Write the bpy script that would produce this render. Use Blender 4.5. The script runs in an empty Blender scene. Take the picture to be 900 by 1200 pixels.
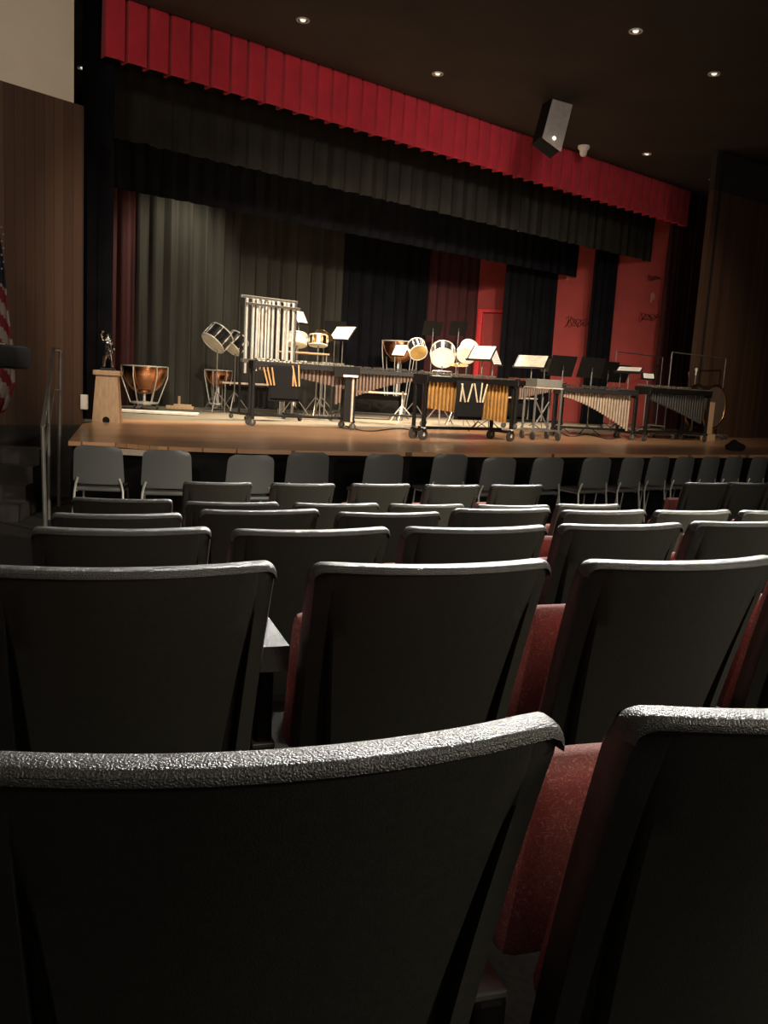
import bpy, bmesh, math, random
from mathutils import Vector, Matrix
random.seed(7)
SC = bpy.context.scene
COL = SC.collection
PI = math.pi
rad = math.radians
# ------------------------------------------------------------------ camera
CZ = 1.65                      # eye height above the orchestra floor
FPX, PIT, ROL = 1000.0, math.atan(.153), rad(3.3)
Fv = Vector((0, math.cos(PIT), -math.sin(PIT)))
R0 = Vector((1, 0, 0)); U0 = Vector((0, math.sin(PIT), math.cos(PIT)))
Rc = math.cos(ROL) * R0 + math.sin(ROL) * U0
Uc = -math.sin(ROL) * R0 + math.cos(ROL) * U0
cam = bpy.data.cameras.new('camera'); co = bpy.data.objects.new('camera', cam); COL.objects.link(co)
m = Matrix.Identity(4)
for i in range(3):
    m[i][0] = Rc[i]; m[i][1] = Uc[i]; m[i][2] = -Fv[i]
m[2][3] = CZ
co.matrix_world = m
cam.sensor_fit = 'VERTICAL'; cam.sensor_height = 24; cam.lens = 24 * FPX / 1200
cam.clip_start = .02; cam.clip_end = 200
cam.dof.use_dof = False
SC.camera = co

def ray(x, y): return Fv + (x - 450) / FPX * Rc + (600 - y) / FPX * Uc
def atz(x, y, z):
    d = ray(x, y); t = (z - CZ) / d.z
    return Vector((d.x * t, d.y * t, z))
def atY(x, y, Y):
    d = ray(x, y); t = Y / d.y
    return Vector((d.x * t, Y, CZ + d.z * t))
SZ = .85                       # stage height
def st(x, y): return atz(x, y, SZ)
TH = rad(39.9)
O = Vector((-4.2, 12.51, 0)); U = Vector((math.cos(TH), math.sin(TH), 0)); N = Vector((-math.sin(TH), math.cos(TH), 0))
def onpl(x, y, off, o=O, n=N):
    d = ray(x, y); c = Vector((0, 0, CZ))
    t = ((o - c).dot(n) + off) / d.dot(n)
    return c + d * t

# ------------------------------------------------------------------ materials
def mat(name, col, rough=.5, metal=0, spec=.5, noise=None, bump=None, emit=None, coat=0, sheen=0):
    M = bpy.data.materials.new(name); M.use_nodes = True
    nt = M.node_tree; b = nt.nodes['Principled BSDF']
    b.inputs['Base Color'].default_value = (*col, 1); b.inputs['Roughness'].default_value = rough
    b.inputs['Metallic'].default_value = metal; b.inputs['Specular IOR Level'].default_value = spec
    b.inputs['Coat Weight'].default_value = coat
    b.inputs['Sheen Weight'].default_value = sheen
    tc = nt.nodes.new('ShaderNodeTexCoord')
    sc = noise[0] if noise else 8.0; amt = noise[1] if noise else .12
    nz = nt.nodes.new('ShaderNodeTexNoise'); nz.inputs['Scale'].default_value = sc; nz.inputs['Detail'].default_value = 4
    mp = nt.nodes.new('ShaderNodeMapping'); nt.links.new(tc.outputs['Object'], mp.inputs[0]); nt.links.new(mp.outputs[0], nz.inputs['Vector'])
    if noise and len(noise) > 2: mp.inputs['Scale'].default_value = noise[2]
    rp = nt.nodes.new('ShaderNodeValToRGB')
    rp.color_ramp.elements[0].position = .3; rp.color_ramp.elements[1].position = .7
    rp.color_ramp.elements[0].color = (*[c * (1 - amt) for c in col], 1)
    rp.color_ramp.elements[1].color = (*[min(1, c * (1 + amt)) for c in col], 1)
    nt.links.new(nz.outputs['Fac'], rp.inputs[0]); nt.links.new(rp.outputs[0], b.inputs['Base Color'])
    if bump:
        n2 = nt.nodes.new('ShaderNodeTexNoise'); n2.inputs['Scale'].default_value = bump[0]; n2.inputs['Detail'].default_value = 2
        nt.links.new(tc.outputs['Object'], n2.inputs['Vector'])
        bp = nt.nodes.new('ShaderNodeBump'); bp.inputs['Strength'].default_value = bump[1]; bp.inputs['Distance'].default_value = bump[2]
        nt.links.new(n2.outputs['Fac'], bp.inputs['Height']); nt.links.new(bp.outputs[0], b.inputs['Normal'])
    if emit:
        b.inputs['Emission Color'].default_value = (*emit[0], 1); b.inputs['Emission Strength'].default_value = emit[1]
    return M

def planks(name, c1, c2, width, axis_z, rough=.4, angle=0, coat=0):
    """boards of the given width; grain along z (walls) or along rotated x (floors)"""
    M = bpy.data.materials.new(name); M.use_nodes = True
    nt = M.node_tree; b = nt.nodes['Principled BSDF']; b.inputs['Roughness'].default_value = rough; b.inputs['Coat Weight'].default_value = coat
    b.inputs['Coat Roughness'].default_value = .2
    tc = nt.nodes.new('ShaderNodeTexCoord'); mp = nt.nodes.new('ShaderNodeMapping'); mp.inputs['Rotation'].default_value = (0, 0, -angle)
    nt.links.new(tc.outputs['Object'], mp.inputs[0])
    sp = nt.nodes.new('ShaderNodeSeparateXYZ'); nt.links.new(mp.outputs[0], sp.inputs[0])
    ax = sp.outputs[0] if axis_z else sp.outputs[1]
    dv = nt.nodes.new('ShaderNodeMath'); dv.operation = 'DIVIDE'; dv.inputs[1].default_value = width; nt.links.new(ax, dv.inputs[0])
    fl = nt.nodes.new('ShaderNodeMath'); fl.operation = 'FLOOR'; nt.links.new(dv.outputs[0], fl.inputs[0])
    wn = nt.nodes.new('ShaderNodeTexWhiteNoise'); wn.noise_dimensions = '1D'; nt.links.new(fl.outputs[0], wn.inputs['W'])
    m2 = nt.nodes.new('ShaderNodeMapping'); m2.inputs['Scale'].default_value = (14, 14, .7) if axis_z else (.9, 16, 1)
    nt.links.new(mp.outputs[0], m2.inputs[0])
    nz = nt.nodes.new('ShaderNodeTexNoise'); nz.inputs['Scale'].default_value = 2.2; nz.inputs['Detail'].default_value = 5
    nt.links.new(m2.outputs[0], nz.inputs['Vector'])
    mx = nt.nodes.new('ShaderNodeMath'); mx.operation = 'MULTIPLY_ADD'; mx.inputs[1].default_value = .55
    nt.links.new(wn.outputs['Value'], mx.inputs[0])
    ml = nt.nodes.new('ShaderNodeMath'); ml.operation = 'MULTIPLY'; ml.inputs[1].default_value = .5; nt.links.new(nz.outputs['Fac'], ml.inputs[0])
    nt.links.new(ml.outputs[0], mx.inputs[2])
    rp = nt.nodes.new('ShaderNodeValToRGB'); rp.color_ramp.elements[0].position = .15; rp.color_ramp.elements[1].position = .85
    rp.color_ramp.elements[0].color = (*c1, 1); rp.color_ramp.elements[1].color = (*c2, 1)
    nt.links.new(mx.outputs[0], rp.inputs[0])
    fr = nt.nodes.new('ShaderNodeMath'); fr.operation = 'FRACT'; nt.links.new(dv.outputs[0], fr.inputs[0])
    lt = nt.nodes.new('ShaderNodeMath'); lt.operation = 'LESS_THAN'; lt.inputs[1].default_value = .045; nt.links.new(fr.outputs[0], lt.inputs[0])
    mc = nt.nodes.new('ShaderNodeMixRGB'); mc.inputs[2].default_value = (*[c * .35 for c in c1], 1)
    nt.links.new(lt.outputs[0], mc.inputs[0]); nt.links.new(rp.outputs[0], mc.inputs[1]); nt.links.new(mc.outputs[0], b.inputs['Base Color'])
    return M

M = {}
M['wallwood'] = planks('panelled_wood', (.060, .029, .017), (.115, .062, .037), .13, True, .55)
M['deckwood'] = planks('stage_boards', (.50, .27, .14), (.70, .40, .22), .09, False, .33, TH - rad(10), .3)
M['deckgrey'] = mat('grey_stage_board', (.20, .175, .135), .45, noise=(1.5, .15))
M['black'] = mat('black_paint', (.006, .006, .006), .75, spec=.2)
M['ceil'] = mat('dark_ceiling', (.030, .022, .018), .9, noise=(.8, .25))
M['beige'] = mat('beige_plaster', (.80, .71, .57), .85, noise=(1, .05))
M['carpet'] = mat('dark_carpet', (.014, .011, .010), .95, noise=(60, .5))
M['darkwall'] = mat('dark_brick_paint', (.03, .024, .02), .8, noise=(5, .4))
M['seatpl'] = mat('seat_plastic', (.034, .033, .028), .36, spec=.5, noise=(90, .12), bump=(420, .18, .002))
M['rim'] = mat('seat_rim_plastic', (.055, .057, .055), .32, spec=.9, noise=(60, .2), bump=(480, .95, .0025))
M['maroon_base'] = mat('maroon_fabric', (.33, .085, .08), .85, noise=(70, .1), sheen=.2)
def squiggle():
    m_ = bpy.data.materials.new('maroon_squiggle_fabric'); m_.use_nodes = True; nt = m_.node_tree; b = nt.nodes['Principled BSDF']; b.inputs['Roughness'].default_value = .9
    tc = nt.nodes.new('ShaderNodeTexCoord'); nz = nt.nodes.new('ShaderNodeTexNoise'); nz.inputs['Scale'].default_value = 55; nz.inputs['Detail'].default_value = 1; nz.inputs['Distortion'].default_value = 2.2
    nt.links.new(tc.outputs['Object'], nz.inputs['Vector']); s1 = nt.nodes.new('ShaderNodeMath'); s1.operation = 'SUBTRACT'; s1.inputs[1].default_value = .5; nt.links.new(nz.outputs['Fac'], s1.inputs[0])
    s2 = nt.nodes.new('ShaderNodeMath'); s2.operation = 'ABSOLUTE'; nt.links.new(s1.outputs[0], s2.inputs[0]); rp = nt.nodes.new('ShaderNodeValToRGB')
    rp.color_ramp.elements[0].position = .008; rp.color_ramp.elements[0].color = (.52, .28, .23, 1); rp.color_ramp.elements[1].position = .03; rp.color_ramp.elements[1].color = (.30, .105, .095, 1)
    nt.links.new(s2.outputs[0], rp.inputs[0]); nt.links.new(rp.outputs[0], b.inputs['Base Color']); return m_
M['maroon'] = squiggle()
M['redcloth'] = mat('red_velvet', (.62, .022, .045), .8, noise=(3, .12), sheen=.3)
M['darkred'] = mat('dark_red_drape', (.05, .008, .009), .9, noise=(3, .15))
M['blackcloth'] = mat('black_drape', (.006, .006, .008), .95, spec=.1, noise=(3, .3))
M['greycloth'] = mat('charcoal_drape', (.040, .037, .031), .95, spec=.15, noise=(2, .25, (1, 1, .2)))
M['border'] = mat('grey_brown_drape', (.026, .025, .020), .95, spec=.15, noise=(2, .2))
M['redwall'] = mat('red_painted_wall', (.36, .040, .034), .7, noise=(2, .15))
M['reddoor'] = mat('lit_red_paint', (.75, .03, .035), .5)  # brighter than the red wall: light on the frame put into the colour
M['chrome'] = mat('chrome', (.88, .86, .80), .3, .55)
M['steel'] = mat('grey_steel', (.28, .27, .25), .4, .7)
M['copper'] = mat('copper_bowl', (.72, .33, .17), .22, 1, noise=(5, .15))
M['silver'] = mat('polished_silver', (.75, .74, .70), .12, 1)
M['brass'] = mat('brass', (.85, .58, .24), .25, 1)
M['blackmetal'] = mat('black_metal', (.007, .0065, .006), .45, .1)
M['rubber'] = mat('rubber', (.05, .045, .04), .7)
M['head'] = mat('drum_head', (.75, .70, .58), .5)
M['whitehead'] = mat('white_drum_head', (.85, .83, .76), .45)
M['oak'] = mat('pale_oak', (.50, .33, .19), .5, noise=(6, .15, (6, 6, 1)))
M['rosewood'] = mat('rosewood_bar', (.22, .06, .035), .3, noise=(9, .25))
M['blackbar'] = mat('black_bar', (.05, .045, .04), .3)
M['silverbar'] = mat('silver_bar', (.65, .60, .52), .3, .9)
M['goldres'] = mat('gold_resonator', (.62, .33, .10), .35, .6)
M['beigeres'] = mat('champagne_resonator', (.55, .44, .33), .4, .6)
M['brownres'] = mat('bronze_resonator', (.30, .21, .16), .4, .6)
M['darkres'] = mat('gunmetal_resonator', (.09, .085, .08), .35, .7)
M['paper'] = mat('white_paper', (.88, .86, .80), .7, noise=(30, .03))
M['cream'] = mat('cream_paper', (.80, .74, .58), .7)
M['ink'] = mat('printed_line', (.25, .22, .18), .8)
M['stick'] = mat('mallet_wood', (.75, .42, .18), .5)
M['palestick'] = mat('pale_mallet_wood', (.75, .62, .42), .5)
M['bag'] = mat('black_canvas', (.005, .005, .005), .9)
M['shell'] = mat('chair_shell', (.125, .128, .13), .42, noise=(120, .08))
M['cartgrey'] = mat('cart_grey', (.16, .155, .135), .6)
M['white'] = mat('white_plastic', (.8, .77, .7), .4)
M['speaker'] = mat('speaker_grey', (.35, .32, .28), .6)
M['lampglass'] = mat('lamp_glass', (.9, .9, .85), .2, emit=((1, .9, .75), .35))
M['flagred'] = mat('flag_red', (.16, .012, .016), .85)
M['flagwhite'] = mat('flag_white', (.28, .23, .21), .85)
M['flagblue'] = mat('flag_blue', (.008, .009, .02), .85)
M['trim'] = mat('pale_edge_trim', (.55, .45, .36), .5)
M['gloss'] = mat('gloss_black', (.012, .012, .014), .15, spec=.6)

# ------------------------------------------------------------------ mesh helpers
class MB:
    def __init__(s): s.v = []; s.f = []; s.mi = []
    def add(s, vs, fs, mi=0):
        o = len(s.v); s.v += [Vector(v) for v in vs]; s.f += [tuple(i + o for i in f) for f in fs]; s.mi += [mi] * len(fs); return s
    def box(s, c, d, rot=None, mi=0, bev=0.0):
        x, y, z = [k / 2 for k in d]; c = Vector(c)
        if bev and min(d) > 2.2 * bev:
            bm = bmesh.new(); bmesh.ops.create_cube(bm, size=1)
            for v in bm.verts: v.co = Vector((v.co.x * d[0], v.co.y * d[1], v.co.z * d[2]))
            bmesh.ops.bevel(bm, geom=list(bm.edges), offset=bev, segments=2, affect='EDGES', profile=.5)
            vs = [v.co.copy() for v in bm.verts]; bm.verts.index_update(); fs = [tuple(v.index for v in f.verts) for f in bm.faces]; bm.free()
        else:
            vs = [Vector((a * x, b * y, e * z)) for a in (-1, 1) for b in (-1, 1) for e in (-1, 1)]
            fs = [(0, 1, 3, 2), (4, 6, 7, 5), (0, 4, 5, 1), (2, 3, 7, 6), (0, 2, 6, 4), (1, 5, 7, 3)]
        if rot: vs = [rot @ v for v in vs]
        return s.add([v + c for v in vs], fs, mi)
    def cyl(s, a, b, r, r2=None, n=12, cap=True, mi=0):
        a, b = Vector(a), Vector(b); r2 = r if r2 is None else r2
        d = (b - a).normalized(); t = Vector((1, 0, 0)) if abs(d.x) < .8 else Vector((0, 1, 0))
        e = d.cross(t).normalized(); g = d.cross(e)
        vs = []
        for p, q in ((a, r), (b, r2)):
            for k in range(n):
                w = 2 * PI * k / n; vs.append(p + q * (math.cos(w) * e + math.sin(w) * g))
        fs = [(k, (k + 1) % n, n + (k + 1) % n, n + k) for k in range(n)]
        if cap: fs += [tuple(range(n - 1, -1, -1)), tuple(range(n, 2 * n))]
        return s.add(vs, fs, mi)
    def tube(s, pts, r, n=8, mi=0):
        for a, b in zip(pts, pts[1:]): s.cyl(a, b, r, n=n, mi=mi)
        return s
    def sweep(s, pts, r, n=8, closed=False, mi=0):
        pts = [Vector(p) for p in pts]; vs = []; fs = []; L = len(pts)
        for i, p in enumerate(pts):
            q = pts[(i + 1) % L] if (closed or i < L - 1) else p; o = pts[i - 1] if (closed or i > 0) else p
            d = (q - o).normalized(); t = Vector((0, 0, 1)) if abs(d.z) < .9 else Vector((1, 0, 0))
            e = d.cross(t).normalized(); g = d.cross(e)
            for k in range(n):
                w = 2 * PI * k / n; vs.append(p + r * (math.cos(w) * e + math.sin(w) * g))
        for i in range(L if closed else L - 1):
            j = (i + 1) % L
            for k in range(n): fs.append((i * n + k, i * n + (k + 1) % n, j * n + (k + 1) % n, j * n + k))
        if not closed: fs += [tuple(range(n - 1, -1, -1)), tuple((L - 1) * n + k for k in range(n))]
        return s.add(vs, fs, mi)
    def lathe(s, prof, c=(0, 0, 0), n=28, rot=None, mi=0):
        c = Vector(c); vs = []; fs = []
        for r_, z in prof:
            for k in range(n):
                w = 2 * PI * k / n; v = Vector((r_ * math.cos(w), r_ * math.sin(w), z)); vs.append((rot @ v if rot else v) + c)
        for i in range(len(prof) - 1):
            for k in range(n): fs.append((i * n + k, i * n + (k + 1) % n, (i + 1) * n + (k + 1) % n, (i + 1) * n + k))
        return s.add(vs, fs, mi)
    def ring(s, r, t, c=(0, 0, 0), n=32, rot=None, mi=0):
        pts = []
        for k in range(n):
            w = 2 * PI * k / n; v = Vector((r * math.cos(w), r * math.sin(w), 0)); pts.append((rot @ v if rot else v) + Vector(c))
        return s.sweep(pts, t, 6, True, mi)
    def prism(s, poly, z0, z1, mi=0):
        n = len(poly); vs = [(p[0], p[1], z0) for p in poly] + [(p[0], p[1], z1) for p in poly]
        fs = [tuple(range(n - 1, -1, -1)), tuple(range(n, 2 * n))] + [(k, (k + 1) % n, n + (k + 1) % n, n + k) for k in range(n)]
        return s.add(vs, fs, mi)
    def build(s, name, m_, parent=None, smooth=False, kind=None):
        me = bpy.data.meshes.new(name); me.from_pydata([tuple(v) for v in s.v], [], s.f)
        for q in (m_ if isinstance(m_, (list, tuple)) else [m_]): me.materials.append(q)
        me.polygons.foreach_set('material_index', s.mi); me.update()
        bm = bmesh.new(); bm.from_mesh(me); bmesh.ops.recalc_face_normals(bm, faces=bm.faces); bm.to_mesh(me); bm.free()
        if smooth:
            me.polygons.foreach_set('use_smooth', [True] * len(me.polygons))
            try: me.set_sharp_from_angle(angle=rad(40))
            except Exception: pass
        o = bpy.data.objects.new(name, me); COL.objects.link(o)
        if parent: o.parent = parent
        if kind: o['kind'] = kind
        return o
def tag(o, label, cat, group=None):
    o['label'] = label; o['category'] = cat
    if group: o['group'] = group
    return o
def thing(name, label, cat, loc=(0, 0, 0), rz=0, group=None):
    o = bpy.data.objects.new(name, None); COL.objects.link(o); o.empty_display_size = .1
    o.location = loc; o.rotation_euler = (0, 0, rz)
    return tag(o, label, cat, group)
KIDS = {}
def copy_tree(o, parent=None):
    c = o.copy(); COL.objects.link(c)
    if parent: c.parent = parent
    for ch in [x for x in bpy.data.objects if x.parent == o]: copy_tree(ch, c)
    return c
def struct(mb, name, m_, smooth=False): return mb.build(name, m_, smooth=smooth, kind='structure')
RX = lambda a: Matrix.Rotation(a, 3, 'X')
RY = lambda a: Matrix.Rotation(a, 3, 'Y')
RZ = lambda a: Matrix.Rotation(a, 3, 'Z')

def cloth(name, p0, p1, z0, z1, m_, wl=.3, amp=.05, box=False, label=None, cat='curtain', group=None, zt=None, seed=1, flare=.5, kind=None, irr=.35, bottom_wob=0):
    """hanging cloth from p0 to p1 with folds and real thickness"""
    rnd = random.Random(seed)
    p0, p1 = Vector((p0[0], p0[1], 0)), Vector((p1[0], p1[1], 0)); L = (p1 - p0).length; d = (p1 - p0).normalized(); nn = Vector((-d.y, d.x, 0))
    prof = []
    if box:
        k = 0; x = 0
        while x < L - .01:
            w = min(wl * rnd.uniform(.94, 1.06), L - x)
            prof += [(x + .022, amp * 3.2), (x + .026, 0), (x + w * .3, -.012), (x + w * .7, -.012), (x + w - .026, 0), (x + w - .022, amp * 3.2)]
            x += w
    else:
        n = max(16, int(L / wl * 10)); ph = rnd.uniform(0, 6)
        x = 0; a = 0
        for i in range(n + 1):
            x = L * i / n
            a += 2 * PI / 10 * rnd.uniform(1 - irr, 1 + irr)
            prof.append((x, amp * (math.sin(a + ph) + .35 * math.sin(2.3 * a) + .3 * math.sin(.31 * a))))
    nz_ = 7; vs = []; fs = []
    mb = MB(); wob = [rnd.uniform(-1, 1) * bottom_wob for _ in prof]
    for th in (0, .012):
        for i, (x, y) in enumerate(prof):
            for j in range(nz_):
                t = j / (nz_ - 1); z = z1 + (z0 - z1) * t + (wob[i] if j == nz_ - 1 else 0)
                f = 1 - flare + flare * t
                vs.append(p0 + d * x + nn * (y * (f if not box else .75 + .25 * t) + th) + Vector((0, 0, z)))
    n = len(prof); B = n * nz_
    for i in range(n - 1):
        for j in range(nz_ - 1):
            a = i * nz_ + j; b = (i + 1) * nz_ + j
            fs.append((a, b, b + 1, a + 1)); fs.append((B + a, B + a + 1, B + b + 1, B + b))
        a = i * nz_; b = (i + 1) * nz_
        fs.append((a, B + a, B + b, b)); fs.append((a + nz_ - 1, b + nz_ - 1, B + b + nz_ - 1, B + a + nz_ - 1))
    for j in range(nz_ - 1):
        fs.append((j, j + 1, B + j + 1, B + j)); a = (n - 1) * nz_ + j; fs.append((a, B + a, B + a + 1, a + 1))
    mb.add(vs, fs)
    o = mb.build(name, m_, smooth=not box, kind=kind)
    if label: tag(o, label, cat, group)
    return o

# ------------------------------------------------------------------ shell of the hall
RN = Vector((-math.sin(rad(22)), math.cos(rad(22)), 0)); RU = Vector((math.cos(rad(22)), math.sin(rad(22)), 0))
CEIL = CZ + 5.0
drop = {1: .337, 2: .363, 3: .455, 4: .57, 5: .715, 6: .75}
H = .85
prof = [(-3, .62), (.9, CZ - .33 - H), (1.8, CZ - .36 - H), (2.9, CZ - .455 - H), (4.1, CZ - .57 - H), (5.4, CZ - .715 - H), (6.2, .03), (7.2, 0), (26, 0)]
mb = MB(); vs = []
for d_, z in prof:
    for a in (-16, 22): p = RN * d_ + RU * a; vs.append((p.x, p.y, z))
for d_, z in prof:
    for a in (-16, 22): p = RN * d_ + RU * a; vs.append((p.x, p.y, z - .2))
k = len(prof)
fs = [(2 * i, 2 * i + 1, 2 * i + 3, 2 * i + 2) for i in range(k - 1)] + [(2 * k + 2 * i, 2 * k + 2 * i + 2, 2 * k + 2 * i + 3, 2 * k + 2 * i + 1) for i in range(k - 1)]
mb.add(vs, fs); struct(mb, 'floor', M['carpet'])

# ceiling over the seats (stops at the valance)
pl = O - U * 3.2 - N * .05; pr = O + U * 23 - N * .05
def xy(v): return (v.x, v.y)
back = -5
mb = MB(); mb.prism([xy(pl), xy(pr), (20, back), (-9, back)], CEIL, CEIL + .2); struct(mb, 'ceiling', M['ceil'])
# stage-house ceiling far above
mb = MB(); mb.prism([xy(pl), xy(pr), xy(pr + N * 9), xy(pl + N * 9)], CEIL + .25, CEIL + .4); struct(mb, 'ceiling_stage', M['black'])

# stage deck
FE = [st(80, 517), st(135, 519), st(185, 523), st(300, 527), st(400, 529), st(530, 531), st(620, 532), st(700, 532), st(780, 533), st(870, 533)]
FE.append(FE[-1] + (FE[-1] - FE[-2]) * 2.2 + Vector((.6, -.25, 0)))
LW0 = st(97, 496); LWd = (LW0 - st(2, 496)).normalized()           # foot of the left panelled wall
RW0 = st(805, 512); RWd = (st(899, 513.5) - RW0).normalized()
PL = [st(140, 491), st(420, 501), st(610, 504), st(800, 511)]         # change from boards to grey board
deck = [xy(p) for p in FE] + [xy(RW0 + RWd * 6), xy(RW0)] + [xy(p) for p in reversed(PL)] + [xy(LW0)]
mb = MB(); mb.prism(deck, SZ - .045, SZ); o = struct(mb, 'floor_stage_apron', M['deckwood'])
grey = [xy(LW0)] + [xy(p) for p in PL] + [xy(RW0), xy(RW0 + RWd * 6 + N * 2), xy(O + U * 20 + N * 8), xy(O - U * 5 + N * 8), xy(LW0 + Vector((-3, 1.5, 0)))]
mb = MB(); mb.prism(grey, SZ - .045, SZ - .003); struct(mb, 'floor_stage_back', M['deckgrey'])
# black fascia under the lip
mb = MB(); INS = .07
for a, b in zip(FE, FE[1:]):
    off = Vector((0, INS, 0))
    a2, b2 = a + off, b + off; e = Vector((0, .05, 0))
    mb.add([(a2.x, a2.y, 0), (b2.x, b2.y, 0), (b2.x, b2.y, SZ - .046), (a2.x, a2.y, SZ - .046),
            (a2.x, a2.y + .05, 0), (b2.x, b2.y + .05, 0), (b2.x, b2.y + .05, SZ - .046), (a2.x, a2.y + .05, SZ - .046)],
           [(0, 1, 2, 3), (4, 7, 6, 5), (0, 4, 5, 1), (3, 2, 6, 7), (0, 3, 7, 4), (1, 5, 6, 2)])
struct(mb, 'wall_stage_front', M['black'])
mb = MB(); a, b = FE[0] + Vector((.06, .05, 0)), LW0
mb.add([(a.x, a.y, 0), (b.x, b.y, 0), (b.x, b.y, SZ - .05), (a.x, a.y, SZ - .05)], [(0, 1, 2, 3)])
mb.add([(a.x + .05, a.y, 0), (b.x + .05, b.y, 0), (b.x + .05, b.y, SZ - .05), (a.x + .05, a.y, SZ - .05)], [(3, 2, 1, 0)]); struct(mb, 'wall_stage_end', M['black'])
# pale trim step under the left end of the lip
mb = MB(); a, b = FE[0] + Vector((.12, .01, 0)), FE[2] + Vector((.05, .0, 0))
mb.add([(a.x, a.y, SZ - .05), (b.x, b.y, SZ - .05), (b.x, b.y, SZ - .11), (a.x, a.y, SZ - .11), (a.x, a.y + .06, SZ - .05), (b.x, b.y + .06, SZ - .05), (b.x, b.y + .06, SZ - .11), (a.x, a.y + .06, SZ - .11)],
       [(0, 1, 2, 3), (4, 7, 6, 5), (3, 2, 6, 7), (0, 4, 5, 1), (0, 3, 7, 4), (1, 5, 6, 2)]); struct(mb, 'trim_1', M['trim'])

def wall(name, a, b, z0, z1, m_, th=.12, z1b=None):
    """upright wall slab from a to b, built in its own frame so the board pattern follows it"""
    a = Vector((a[0], a[1], 0)); b = Vector((b[0], b[1], 0)); L = (b - a).length; ang = math.atan2(b.y - a.y, b.x - a.x)
    z1b = z1 if z1b is None else z1b
    mb = MB(); mb.add([(0, 0, z0), (L, 0, z0), (L, 0, z1b), (0, 0, z1), (0, th, z0), (L, th, z0), (L, th, z1b), (0, th, z1)],
                      [(0, 1, 2, 3), (4, 7, 6, 5), (0, 4, 5, 1), (3, 2, 6, 7), (0, 3, 7, 4), (1, 5, 6, 2)])
    o = struct(mb, name, m_); o.location = (a.x, a.y, 0); o.rotation_euler = (0, 0, ang); return o
LWa = LW0 - LWd * 6
d = ray(93, 124); ztop = CZ + d.z * LW0.y / d.y
wall('wall_left', LWa, LW0, SZ - .02, ztop, M['wallwood'])
wall('wall_left_upper', LWa, LW0 - LWd * .14, ztop, CEIL, M['beige'])
wall('wall_left_lower', LWa, LW0, 0, SZ - .02, M['darkwall'])
d = ray(822, 221); zr = CZ + d.z * RW0.y / d.y
wall('wall_right', RW0, RW0 + RWd * 7, SZ - .01, zr, M['wallwood'])
wall('wall_right_upper', RW0 + Vector((-.0, .02, 0)), RW0 + RWd * 7, zr, CEIL, M['ceil'])
wall('wall_right_return', onpl(830, 400, .5), RW0 + Vector((.06, .13, 0)), 0, CEIL, M['black'])
# black return at the left of the opening
bl0 = LW0 + Vector((0, .02, 0)); 
cloth('stage_leg_curtain', onpl(97, 300, .25), onpl(132, 300, .25), SZ, CEIL + .1, M['blackcloth'], .28, .04, label='black leg curtain at the far left edge of the stage opening', group=None, seed=3)
wall('wall_stage_left', O - U * 3.2 + N * .6, O - U * 2.4 + N * 9, 0, CEIL + .25, M['black'])
wall('wall_stage_rear', O - U * 3 + N * 7.2, O + U * 19 + N * 7.2, 0, CEIL + .25, M['black'])
wall('wall_house_back', (-9, back), (20, back), 0, CEIL, M['ceil'])
wall('wall_house_right', (20, back), xy(RW0 + RWd * 7), 0, CEIL, M['ceil'])
wall('wall_house_left', (-9, back), xy(LWa), 0, CEIL, M['ceil'])

# ------------------------------------------------------------------ drapes
zv = CZ + 4.2
cloth('front_valance', onpl(122, 65, 0), onpl(806, 268, 0), zv, CEIL + .02, M['redcloth'], .315, .05, box=True, label='bright red box-pleated valance across the top of the stage opening', cat='valance', seed=5)
b2 = onpl(665, 284, 1.0).z; b3 = onpl(350, 262, 2.6).z
cloth('border_curtain', onpl(100, 200, 1.0), onpl(812, 300, 1.0), b2, CEIL + .2, M['border'], .34, .035, label='grey pleated border curtain hanging behind the red valance', cat='border curtain', seed=6, flare=.35, bottom_wob=.012)
cloth('border_curtain', onpl(100, 230, 2.6), onpl(800, 300, 2.6), b3, CEIL + .2, M['blackcloth'], .34, .03, label='black border curtain, the deepest of the borders above the percussion', cat='border curtain', seed=8)
NB = (Vector((-5.46, 17.9, 0)) - O).dot(N)
def bk(px): return onpl(px, 400, NB)
g = 'drapes across the back of the stage'
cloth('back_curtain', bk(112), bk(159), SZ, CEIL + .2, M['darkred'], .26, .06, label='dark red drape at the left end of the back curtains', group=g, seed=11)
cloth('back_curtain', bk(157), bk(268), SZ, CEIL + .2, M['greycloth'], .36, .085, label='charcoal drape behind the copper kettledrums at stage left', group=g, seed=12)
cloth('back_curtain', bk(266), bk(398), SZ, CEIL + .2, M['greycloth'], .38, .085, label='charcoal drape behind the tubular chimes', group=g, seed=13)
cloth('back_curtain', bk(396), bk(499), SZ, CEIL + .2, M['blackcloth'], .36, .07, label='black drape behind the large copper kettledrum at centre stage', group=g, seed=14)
cloth('back_curtain', bk(497), bk(560), SZ, CEIL + .2, M['darkred'], .38, .09, label='dark red pleated drape behind the drum kit toms', group=g, seed=15)
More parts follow.
